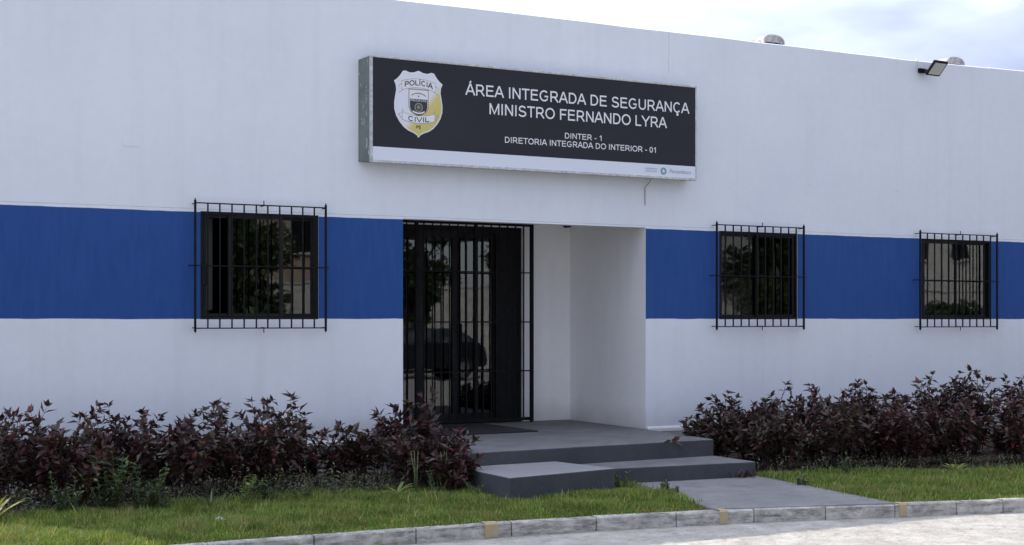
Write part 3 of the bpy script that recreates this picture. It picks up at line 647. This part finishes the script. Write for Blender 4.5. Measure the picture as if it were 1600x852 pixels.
# ------------------------------------------------------------------ floodlight
fl = thing('floodlight', 'slim black floodlight tilted down from the top of the right-hand wall', 'floodlight', (13.70,-.02,5.0))
mb = MB(); mb.box(.0,.11,-.02,.018,-.03,.03, c=.004); mb.tube([(.055,-.02,0),(.06,-.09,-.01),(.07,-.14,-.02)], .016, 6); mb.build('bracket', M['iron'], fl)
mb = MB(); hx, hy = .128, .115
mb.box(-hx,hx,-hy,hy,0,.035, c=.006); hd = mb.build('housing', M['iron'], fl); hd.location = (.14,-.20,-.0); hd.rotation_euler = (R(-45), 0, R(2))
mb = MB(); mb.box(-hx+.022,hx-.022,-hy+.024,hy-.024,-.003,.003); le = mb.build('lens', M['lamp'], hd)
for k in range(5):
    mb = MB(); x = -.09+.045*k; mb.box(x-.003,x+.003,-.09,.09,.034,.05); mb.build('fin', M['iron'], hd)
mb = MB(); mb.tube([(-.03,-.002,.02),(-.035,-.006,.10),(-.03,.0,.135),(.0,.05,.16)], .006, 5); mb.build('cable', M['alu'], fl)

# ------------------------------------------------------------------ ridge caps on the roof
def ridge_cap(x, label):
    g = thing('ridge_cap', label, 'roof cap', (x, .17, 5.135), R(0), 'cement caps on the roof edge')
    mb = MB(); n = 10; m_ = 9; Lq = .8; rr = random.Random(int(x*10))
    for i in range(m_+1):
        y = Lq*i/m_
        for j in range(n+1):
            t = math.pi*j/n; rad = .93+rr.uniform(-.09,.09) if 0 < i else 1
            wv = .165*rad; hh = .155*rad*(1 - .05*i/m_)
            mb.v.append((-math.cos(t)*wv*abs(math.cos(t))**-.15 if abs(math.cos(t)) > .05 else 0, y, .03+hh*math.sin(t)**.7))
    for i in range(m_):
        for j in range(n): k = i*(n+1)+j; mb.f.append((k,k+1,k+n+2,k+n+1)); mb.mi.append(0)
    o = mb.build('cap_shell', M['ridge'], g); sd = o.modifiers.new('solid', 'SOLIDIFY'); sd.thickness = .018
    # mortar plug filling the mouth above the dark block
    mb = MB(); pts = [(-.13,.06),(-.14,.11),(-.09,.165),(0,.178),(.09,.165),(.14,.11),(.13,.06),(.05,.075),(-.05,.07)]
    i0 = len(mb.v); mb.v += [(x_,.015,z) for x_, z in pts] + [(x_,.2,z) for x_, z in pts]; q = len(pts)
    mb.f.append(tuple(range(q))); mb.mi.append(0)
    for j in range(q): mb.f.append((j,(j+1)%q,q+(j+1)%q,q+j)); mb.mi.append(0)
    mb.build('mortar_plug', M['ridge'], g); g.scale = (1.08, 1, .86)
    mb = MB(); mb.box(-.15,.15,.03,.25,-.2,.068); mb.build('gap_shade', M['dark_and_shade'], g)  # solid near-black block standing in for shade in the gap below
    for k in range(9):   # rough mortar lumps along the shoulder
        mb = MB(); t = R(rr.uniform(50,160)); y = .06+.08*k; s = rr.uniform(.02,.035)
        cx_, cz_ = -math.cos(math.pi-t)*.14, .02+.135*math.sin(t)
        mb.tube([(cx_-s,y,cz_),(cx_-s*.4,y,cz_+s*.4),(cx_+s*.4,y,cz_+s*.4),(cx_+s,y,cz_-.01)], s*.7, 6); mb.build('mortar_lump', M['ridge'], g, smooth=True)
    return g
ridge_cap(11.40, 'whitish cement roof cap on the wall top, left one of two')
ridge_cap(14.58, 'whitish cement roof cap just behind the floodlight')

# ------------------------------------------------------------------ foliage
def leaf_mesh(P, D, U, Ln, Wd, fold=.35):
    """P base points, D directions, U up-ish normals; each leaf = 4 triangles folded on its midrib"""
    n = len(P); S = np.cross(D, U); S /= np.linalg.norm(S, axis=1, keepdims=True)+1e-9; U = np.cross(S, D)
    Ln = Ln[:,None]; Wd = Wd[:,None]
    v0 = P; v1 = P + D*Ln*.42 - U*Ln*.04; v2 = P + D*Ln - U*Ln*.14
    vl = P + D*Ln*.40 + S*Wd*.5 + U*Wd*fold*.5; vr = P + D*Ln*.40 - S*Wd*.5 + U*Wd*fold*.5
    V = np.stack([v0,v1,v2,vl,vr], 1).reshape(-1,3)
    b = (np.arange(n)*5)[:,None,None]; F = (b + np.array([[0,1,3],[0,4,1],[3,1,2],[1,4,2]])[None]).reshape(-1,3)
    return V, F
def unit(a): return a/ (np.linalg.norm(a, axis=-1, keepdims=True)+1e-9)
def shrub(x, y, h, rad, label, matkey='purple', nst=16, seed=0, lean=(0,0), group='burgundy shrubs along the front wall', dens=1.0):
    g = np.random.default_rng(seed+100); t = thing('burgundy_shrub', label, 'shrub', (x, y, .0), 0, group)
    sm = MB(); P = []; D = []; LN = []
    def shoot(p, d, length, steps, r, depth):
        p = Vector(p); d = Vector(d).normalized(); pts = [p.copy()]; seg = length/steps
        side = g.uniform(0, 6.28)
        for k in range(steps):
            d = (d + Vector((g.normal(0,.10), g.normal(0,.10), .07))).normalized(); p = p + d*seg; pts.append(p.copy())
            f = (k+1)/steps
            if (depth > 0 and f > .15) or f > .3:
                side += 2.4 + g.normal(0,.3)
                a = d.orthogonal().normalized(); b = d.cross(a)
                for q in range(2):
                    sd = side + math.pi*q + g.normal(0,.25); out = a*math.cos(sd) + b*math.sin(sd)
                    dd = (d*g.uniform(.35,.9) + out*g.uniform(.5,1.0) + Vector((0,0,g.uniform(-.55,.10)))).normalized()
                    P.append(p); D.append(dd); LN.append(g.uniform(.06,.118)*(1.1 if f < .8 else .9))
            if depth == 0 and .3 < f < .92 and g.random() < .75:
                az = g.uniform(0, 6.28); dd = (d*.8 + Vector((math.cos(az), math.sin(az), .15))*.75).normalized()
                shoot(p, dd, length*g.uniform(.22,.42), max(3, int(steps*.45)), r*.6, 1)
        for q in range(4):   # tip rosette
            az = g.uniform(0, 6.28); out = Vector((math.cos(az), math.sin(az), 0)); P.append(p)
            D.append((d*g.uniform(.3,1.6) + out*.8).normalized()); LN.append(g.uniform(.055,.10))
        sm.tube(pts, r, 4, r1=r*.4, cap=False)
    for k in range(int(nst*dens)):
        az = g.uniform(0, 6.28); rr = rad*math.sqrt(g.random()); bx, by = math.cos(az)*rr*.6, math.sin(az)*rr*.6
        out = g.uniform(.1,.55)*rr/rad
        hh = h*(.97 if g.random() < .16 else g.uniform(.42,.80)) * (1-.12*rr/rad)
        d = (math.cos(az)*out+lean[0], math.sin(az)*out+lean[1], 1)
        shoot((bx,by,-.02), d, hh*1.0, 10, .007, 0)
    sm.build('stems', M['stem'], t)
    P = np.array([tuple(p) for p in P]); D = unit(np.array([tuple(d) for d in D])); LN = np.array(LN)
    keep = (P[:,2] > .03); P, D, LN = P[keep], D[keep], LN[keep]
    U = unit(np.array([0,0,1.]) + g.normal(0,.45,(len(P),3)))
    V, F = leaf_mesh(P, D, U, LN, LN*g.uniform(.36,.52,len(P)))
    # keep leaves off the wall
    V[:,1] = np.minimum(V[:,1], -y-.02)
    o = npmesh('foliage', V, F, M[matkey], t); o['kind'] = 'stuff'
    return t
LEFT = [ # x, y, h, rad, material, label
 (1.55,-1.25,.92,.42,'darkleaf','dark burgundy shrub at the far left edge, behind the yellow-green spiky plant'),
 (2.05,-.85,.96,.40,'purple','tall thin-topped burgundy shrub near the left edge with one shoot high above its neighbours'),
 (2.45,-1.30,.80,.40,'purple','low dense burgundy shrub in front, left of the green climbing weed'),
 (2.85,-.80,.98,.38,'purple','burgundy shrub with a tall central shoot, left of the first window'),
 (3.30,-1.15,.86,.38,'purple','burgundy shrub below the left edge of the first window'),
 (3.78,-.85,.93,.40,'darkleaf','brownish burgundy shrub below the first window grille'),
 (4.20,-1.10,.88,.36,'purple','leafy burgundy shrub below the right half of the first window'),
 (4.48,-.75,.98,.34,'purple','tallest burgundy shrub just right of the first window, gap of wall on its right'),
 (4.98,-.85,.70,.24,'purple','slim burgundy shrub midway between the first window and the entrance'),
 (5.36,-.95,.74,.24,'darkleaf','compact burgundy shrub left of the entrance corner, grey plinth showing beside it'),
 (5.90,-.62,1.0,.26,'purple','tall burgundy shrub against the left corner of the entrance'),
 (5.72,-1.45,.74,.36,'purple','red-tinted burgundy shrub at the left end of the concrete steps'),
]
for k, (x, y, h, r, mk, lb) in enumerate(LEFT): shrub(x, y, h*.87, r, lb, mk, nst=(11 if k in (8,9) else 18 if k == 10 else 27), seed=k, lean=(.18,-.1) if k == 11 else (0,0))
shrub(5.74,-1.95,.52,.26,'low burgundy shrub leaning over the step block with a long side shoot','purple', nst=12, seed=33, lean=(.32,.0))
RIGHT = [
 (9.52,-1.05,.72,.30,'darkleaf','dark shrub leaning over the right end of the entrance platform'),
 (9.80,-1.75,.72,.34,'darkleaf','brownish low shrub at the right end of the lower step'),
 (10.15,-1.10,.88,.38,'darkleaf','dark shrub behind, first clump right of the entrance platform'),
 (10.50,-1.95,.78,.38,'darkleaf','dark front shrub below the left side of the middle window'),
 (10.85,-1.20,.92,.38,'purple','burgundy shrub against the wall below the middle window'),
 (11.20,-2.15,.80,.38,'purple','burgundy front shrub below the right side of the middle window'),
 (11.55,-1.30,.98,.38,'purple','burgundy rear shrub just right of the middle window'),
 (11.95,-2.35,.80,.38,'purple','burgundy front shrub between the two right-hand windows'),
 (12.35,-1.40,.98,.38,'purple','burgundy rear shrub between the two right-hand windows'),
 (12.70,-2.65,.86,.38,'purple','burgundy front shrub above the light green rosette weed'),
 (13.05,-1.50,1.02,.36,'purple','tall burgundy shrub with a shoot rising high left of the rightmost window'),
 (13.35,-2.85,.85,.38,'darkleaf','dark front shrub below the left side of the rightmost window'),
 (13.85,-1.75,.98,.38,'purple','burgundy rear shrub below the rightmost window'),
 (14.10,-3.05,.88,.38,'purple','burgundy front shrub near the right edge of the bed'),
 (14.75,-2.00,.98,.42,'purple','burgundy rear shrub at the right edge under the window grille'),
 (14.95,-3.20,.92,.40,'purple','last burgundy front shrub cut by the right edge'),
 (15.8,-2.4,1.0,.42,'purple','burgundy rear shrub past the right edge of the view'),
]
for k, (x, y, h, r, mk, lb) in enumerate(RIGHT): shrub(x, y, h*.93, r, lb, mk, nst=34, seed=50+k)

# weeds
def blades(name, x, y, z, n, ln, wd, spread, matk, label, cat, seed, droop=.5, up=1.0):
    """rosette of strap leaves, each a bent ribbon"""
    g = random.Random(seed); t = thing(name, label, cat, (x,y,z)); 
    for k in range(n):
        az = 2*math.pi*k/n + g.uniform(-.3,.3); l = ln*g.uniform(.7,1.1); mb = MB(); S = 5; el = g.uniform(.35,1.0)*up
        o = Vector((math.cos(az), math.sin(az), 0)); sd = Vector((-math.sin(az), math.cos(az), 0)); p = Vector((0,0,0)) ; ang = math.atan2(el, spread)
        rows = []
        for s in range(S+1):
            f = s/S; wv = wd*(.6+.9*f)*(1-f)**.5 if f > .0 else wd*.6
            a_ = ang - droop*f; rows.append((p - sd*wv/2 + Vector((0,0,wv*.2)), p.copy(), p + sd*wv/2 + Vector((0,0,wv*.2))))
            p = p + (o*math.cos(a_) + Vector((0,0,1))*math.sin(a_))*l/S
        for s in range(S):
            a, b = rows[s], rows[s+1]; mb.quad(a[0],a[1],b[1],b[0]); mb.quad(a[1],a[2],b[2],b[1])
        mb.build('leaf', M[matk], t, smooth=True)
    return t
blades('spiky_plant', 1.62, -2.08, 0, 11, .36, .045, .55, 'agave', 'yellow-green spiky strap-leaved plant at the left edge', 'plant', 3)
blades('spiky_weed', 3.46, -1.95, 0, 13, .24, .02, .7, 'greygreen', 'pale thin-leaved tuft in the grass before the left shrubs', 'weed', 4)
blades('rosette_weed', 5.28, -1.85, 0, 12, .22, .045, .9, 'lightgreen', 'bright green rosette plant in the grass left of the steps', 'weed', 5, droop=.7)
blades('rosette_weed', 11.35, -2.95, 0, 12, .22, .05, .8, 'lightgreen', 'light green rosette plant at the foot of the right-hand shrubs', 'weed', 6, droop=.7)
def weed(x, y, h, n, label, seed, matk='green', ll=.05, bushy=1.0):
    g = np.random.default_rng(seed+500); t = thing('leafy_weed', label, 'weed', (x,y,0), 0, 'weeds at the foot of the shrubs'); sm = MB(); P=[];D=[]
    for k in range(n):
        az = g.uniform(0,6.28); p = Vector((math.cos(az)*.04, math.sin(az)*.04, 0)); d = Vector((math.cos(az)*.35*bushy, math.sin(az)*.35*bushy, 1)).normalized(); pts=[p.copy()]
        S = 9; hh = h*g.uniform(.5,1)
        for s in range(S):
            d = (d+Vector((g.normal(0,.08),g.normal(0,.08),0))).normalized(); p = p+d*hh/S; pts.append(p.copy())
            for q in range(3):
                a2 = g.uniform(0,6.28); P.append(tuple(p)); D.append(tuple((d*.5+Vector((math.cos(a2),math.sin(a2),.1))).normalized()))
        sm.tube(pts, .004, 4, r1=.002, cap=False)
    sm.build('stems', M['gstem'], t); P=np.array(P); D=unit(np.array(D)); LN=g.uniform(.6,1.2,len(P))*ll
    V,F = leaf_mesh(P,D,unit(np.array([0,0,1.])+g.normal(0,.3,(len(P),3))),LN,LN*.42); npmesh('foliage',V,F,M[matk],t)['kind']='stuff'
weed(2.95,-1.75,.42,9,'dark green bushy weed right of the climber in the left shrubs',21,'green',.06)
weed(2.25,-1.85,.38,9,'green weed at the foot of the shrubs near the left edge',22,'green',.055)
weed(4.05,-1.75,.30,8,'green weed at the foot of the shrubs under the first window',23,'green',.045)
weed(2.62,-1.72,.60,14,'dark green leafy climber growing in the left shrubs',1,'green',.07)
weed(3.75,-1.85,.34,5,'pale leafy weed below the first window grille',2,'lightgreen',.05)
weed(3.05,-1.80,.30,8,'grey-green weed clump at the foot of the left shrubs',3,'greygreen',.04)
weed(4.35,-1.78,.28,6,'dull green weed midway along the left bed',4,'greygreen',.035)
weed(4.75,-1.70,.26,6,'brownish-green weed left of the bright rosette plant',5,'greygreen',.035)
weed(5.60,-2.05,.26,7,'feathery weed between the rosette plant and the step block',8,'green',.03)
weed(5.86,-2.35,.16,7,'short weed against the front left corner of the step block',9,'greygreen',.025)
weed(7.40,-2.42,.20,9,'green weed tuft growing where the step block meets the lower step',6,'green',.035)
weed(7.70,-2.75,.10,9,'little weed half way along the left edge of the path',14,'green',.03)
weed(9.12,-3.1,.10,9,'little weed on the right edge of the path by the lawn',15,'greygreen',.03)
weed(7.62,-3.05,.07,8,'tiny weed beside the path on its left edge',7,'green',.03)
weed(9.0,-1.95,.15,7,'small green weed on the lower step against the platform',10,'green',.03)
weed(9.6,-2.55,.16,7,'small weed patch at the right corner of the path',11,'green',.03)
weed(10.15,-2.62,.22,6,'grey-green weed in front of the right-hand shrubs near the path',12,'greygreen',.03)
weed(12.55,-3.35,.45,4,'thin green weed rising through the right-hand shrubs',13,'green',.05,.4)
for k, (x, y, h, lb) in enumerate(((5.42,-1.98,.42,'tall grassy stalk left of the steps, left one of two'), (5.70,-1.98,.40,'tall grassy stalk left of the steps, nearest the step block'))):
    t = thing('grass_stalk', lb, 'weed', (x,y,0), 0, 'tall stalks by the steps')
    for q in range(3):
        mb = MB(); dx = random.uniform(-.03,.03); mb.tube([(dx*.3,q*.01,0),(dx*.6,q*.012,h*.5),(dx*2,q*.015,h)], .006, 5, r1=.003); mb.build('stalk', M['gstem'], t, smooth=True)
mb = MB(); mb.v += [(0,0,.075),(.09,.01,.09),(.12,.07,.078),(.03,.08,.10),(.05,.04,.115)]; mb.f += [(0,1,4),(1,2,4),(2,3,4),(3,0,4)]; mb.mi += [0]*4
o = mb.build('litter', M['paper']); o.location = (3.2,-2.98,-.045); tag(o, 'scrap of white paper lying in the grass at left', 'litter')
# fallen dark leaves and twigs on the steps
for k, (x, y, z, yaw, lb) in enumerate(((8.62,-1.60,.352,.4,'dark dry leaf sprig hanging over the platform edge'), (8.86,-2.33,.005,1.2,'dark dead leaf leaning on the lower step, leftmost of three'), (8.97,-2.35,.005,.5,'dark dead leaf leaning on the lower step, middle one of three'), (9.08,-2.36,.005,2.0,'dark dead leaf leaning on the lower step, rightmost of three'))):
    g = np.random.default_rng(k); t = thing('dead_leaf', lb, 'leaf', (x,y,z), 0, 'dead leaves on the steps'); n = 5 if k == 0 else 4
    P = np.zeros((n,3)); P[:,0] = g.uniform(-.05,.05,n); P[:,2] = .01
    D = unit(np.stack([g.normal(0,.5,n), -abs(g.normal(.1,.2,n)), g.uniform(.3,1,n) if k else g.uniform(-.3,.4,n)],1))
    V,F = leaf_mesh(P,D,unit(g.normal(0,1,(n,3))),np.full(n,.10),np.full(n,.05)); npmesh('blade', V, F, M['darkleaf'], t)

# ragged low undergrowth where the beds meet the lawn
def undergrowth(x0, x1, n, seed, label):
    g = np.random.default_rng(seed); P=[];D=[];LN=[];sm=MB()
    for k in range(n):
        x = g.uniform(x0,x1); y = bedfront(x)+g.uniform(-.06,.40); 
        if 5.95 < x < 9.35: continue
        hh = g.uniform(.05,.22)*(1.6 if g.random() < .15 else 1); lx, ly = g.normal(0,.25,2); d = Vector((lx,ly,1)).normalized()
        m_ = int(4+hh*30); ll = g.uniform(.02,.045)
        for q in range(m_):
            a2 = g.uniform(0,6.28); P.append((x+lx*hh*q/m_, y+ly*hh*q/m_, hh*q/m_)); D.append((math.cos(a2),math.sin(a2),g.uniform(.1,1.2))); LN.append(ll*g.uniform(.7,1.3))
    P=np.array(P);D=unit(np.array(D));LN=np.array(LN);V,F=leaf_mesh(P,D,unit(np.array([0,0,1.])+g.normal(0,.3,(len(P),3))),LN,LN*.36)
    tag(npmesh('undergrowth',V,F,M['greygreen']), label, 'undergrowth', kind='stuff')
undergrowth(.8, 5.95, 800, 5, 'ragged grey-green undergrowth along the foot of the left shrubs')
undergrowth(9.35, 16, 420, 6, 'ragged grey-green undergrowth along the foot of the right shrubs')
# ------------------------------------------------------------------ grass
def in_grass(x, y):
    kyv = np.interp(x, KX, KY); bf = np.interp(x, [-5,2,3.4,4.9,5.9,6.02,9.15,9.3,10.8,12.2,16,30], [-1.9,-1.85,-1.68,-1.5,-1.75,-1.75,-2.0,-2.25,-2.65,-3.15,-4.4,-8])
    edge = rng.normal(0,.05,len(x))
    ok = (y > kyv+.085+np.minimum(0,edge)*.5) & (y < bf+.10+edge*2)
    # keep off the block, lower step and path
    fy = np.interp(x, [6.0,7.29], [-2.745,-2.505]); ok &= ~((x > 5.99) & (x < 7.31) & (y > fy-.015))
    ok &= ~((x > 7.2) & (x < 9.2) & (y > -2.16-(x-7.2)*.08))
    pl = np.interp(y, [-4.16,-2.1], [7.25,7.70])+edge*1.1; pr = np.interp(y, [-4.6,-2.3], [8.95,9.22])-edge*.9
    ok &= ~((x > pl) & (x < pr)); return ok
def grass(name, x0, x1, y0, y1, n, label_off=0):
    x = rng.uniform(x0,x1,n); y = rng.uniform(y0,y1,n); k = in_grass(x,y); x, y = x[k], y[k]; n = len(x)
    cl = np.sin(x*3.1+1)*np.sin(y*4.3+x*1.7)*.5+.5; cl2 = np.sin(x*11+y*7)*np.sin(y*13-x*5)*.5+.5
    h = rng.uniform(.028,.068,n)*(.65+.6*cl+.3*cl2); h[rng.random(n) < .015] *= 1.7
    # shorter next to the kerb
    d = y - np.interp(x, KX, KY); h *= np.clip(.35+d*1.6, .35, 1)
    az = rng.uniform(0,2*np.pi,n); ln = rng.uniform(.1,.75,n)
    D = np.stack([np.cos(az)*ln, np.sin(az)*ln, np.ones(n)],1); P = np.stack([x,y,np.full(n,-.02)+ .02*cl],1)
    S = np.stack([-np.sin(az),np.cos(az),np.zeros(n)],1); wd = rng.uniform(.003,.0065,n)[:,None]
    H = h[:,None]; mid = P+D*H*.55; tip = P+D*H*np.array([1.25,1.25,1.0])
    V = np.stack([P-S*wd, P+S*wd, mid+S*wd*.7, mid-S*wd*.7, tip],1).reshape(-1,3)
    b = (np.arange(n)*5)[:,None,None]; F = (b+np.array([[0,1,2],[0,2,3],[3,2,4]])[None]).reshape(-1,3)
    o = npmesh(name, V, F, M['grass']); tag(o, 'short green lawn grass between the kerb and the shrub beds', 'grass', kind='stuff'); return o
grass('grass', .6, 7.9, -4.0, -1.3, 150000)
o = grass('grass', 8.8, 16.5, -7.0, -2.0, 190000); o['label'] = 'short green lawn grass right of the path along the shrubs'

# ------------------------------------------------------------------ across the street (seen mirrored in the glass)
bw = thing('boundary_wall', 'long pale boundary wall across the street, seen in the glass', 'wall', (0,0,0))
mb = MB(); mb.box(-15, 70, -26.2, -26, -.16, 2.75); mb.build('wall_face', M['cream'], bw)
mb = MB(); mb.box(-15, 70, -26.25, -25.95, 2.75, 2.81); mb.build('coping', M['cream'], bw)
def tree(x, y, h, r, seed, label, trunkz=1.6):
    g = np.random.default_rng(seed+900); t = thing('broadleaf_tree', label, 'tree', (x,y,-.16), 0, 'trees across the street')
    mb = MB(); mb.tube([(0,0,0),(.08,.05,trunkz*.6),(.0,.1,trunkz),(.1,.0,h*.7)], .2, 8, r1=.06)
    cents = []
    for k in range(9):
        az = g.uniform(0,6.28); rr = r*g.uniform(.3,.85); z = g.uniform(trunkz+.4,h-.4); c = Vector((math.cos(az)*rr, math.sin(az)*rr, z)); cents.append(c)
        mb.tube([(0.05,.05,trunkz*g.uniform(.8,1.2)), tuple(c*.5+Vector((0,0,trunkz*.5))), tuple(c)], .07, 5, r1=.02)
    mb.build('trunk', M['bark'], t)
    n = 5200; ci = g.integers(0,len(cents),n); C = np.array([tuple(c) for c in cents])[ci]; q = unit(g.normal(0,1,(n,3)))*(g.random((n,1))**.4)*r*.5
    P = C+q*np.array([1,1,.8]); D = unit(q+g.normal(0,.6,(n,3))); LN = g.uniform(.16,.30,n)
    V,F = leaf_mesh(P,D,unit(np.array([0,0,1.])+g.normal(0,.5,(n,3))),LN,LN*.6); npmesh('crown',V,F,M['tree'],t)['kind']='stuff'
TR = [(6.5,-28.5,6.5,2.2),(11.6,-24.3,5.2,1.7),(20.5,-29,6.5,2.0),(18.6,-24.2,3.9,.9),(27.5,-28.5,7,2.6),(31,-24.5,6,1.9),(35,-28,6,2.0),(39.5,-24.5,2.9,1.5)]
TL = ['tall tree behind the boundary wall across the street, first from the left','round tree in front of the boundary wall opposite the first window','tall wide tree behind the boundary wall opposite the entrance','small thin tree in front of the wall opposite the door','big tree behind the boundary wall, fifth along','leafy tree in front of the wall opposite the middle window','tall tree behind the wall, seventh along','low spreading bush in front of the wall opposite the rightmost window']
for k, ((x,y,h,r), lb) in enumerate(zip(TR, TL)): tree(x,y,h,r,k,lb, 2.2 if y < -26 else (.5 if h < 3 else 1.5))
def house(x0, x1, y0, y1, h, m_, label):
    b = thing('house', label, 'house', ((x0+x1)/2, (y0+y1)/2, -.16)); wx, wy = (x1-x0)/2, (y1-y0)/2
    mb = MB(); mb.box(-wx,wx,-wy,wy,0,h); mb.build('wall', m_, b)
    mb = MB(); mb.box(-wx-.2,wx+.2,-wy-.2,wy+.2,h,h+.18); mb.build('roof', M['cream'], b)
    k = -wx+.8
    while k < wx-1.5:
        mb = MB(); mb.box(k,k+1.1,wy,wy+.05,h-2.0,h-.8); w_ = mb.build('window', M['frame'], b)
        mb = MB(); mb.box(k-.08,k+1.18,wy,wy+.09,h-2.1,h-2.0); mb.build('sill', M['cream'], w_); k += 2.6
house(13.2,19.5,-40,-33,6.2,M['brick'],'pink rendered house behind the boundary wall beside the first tree')
house(36,54,-40,-32,6.5,M['cream'],'pale two-storey house behind the boundary wall opposite the rightmost window')
# parked car mirrored in the door
car = thing('parked_car', 'dark hatchback parked across the street, mirrored in the glass door', 'car', (17.2,-20.5,-.12), R(4))
prof = [(-2.0,.35),(-2.02,.75),(-1.85,.95),(-1.25,1.02),(-.55,1.45),(.2,1.52),(1.1,1.50),(1.75,1.12),(1.98,.98),(2.02,.5),(1.95,.32)]
mb = MB(); q = len(prof)
for s, yv in ((0,-.84),(1,.84)):
    for x, z in prof: mb.v.append((x, yv*(.86 if z > 1.2 else 1), z))
for j in range(q): mb.f.append((j,(j+1)%q,q+(j+1)%q,q+j)); mb.mi.append(0)
mb.f.append(tuple(range(q))[::-1]); mb.f.append(tuple(range(q,2*q))); mb.mi += [0,0]
mb.build('body', M['car'], car, bevel=.05)
for sy in (-1,1):
    mb = MB(); yv = sy*.80
    for pts in ([(-1.0,1.06),(-.5,1.38),(.25,1.44),(.25,1.06)],[(.32,1.06),(.32,1.44),(1.0,1.42),(1.5,1.10)]):
        mb.quad(*[(x, sy*(.862 if z < 1.2 else .745), z) for x, z in pts])
    mb.build('side_window', M['glass'], car)
    for xx in (-1.25, 1.25):
        mb = MB(); mb.tube([(xx,sy*.66,.31),(xx,sy*.86,.31)], .31, 18); wh = mb.build('wheel', M['tyre'], car)
        mb = MB(); mb.tube([(xx,sy*.80,.31),(xx,sy*.872,.31)], .19, 12); mb.build('rim', M['rim'], wh)
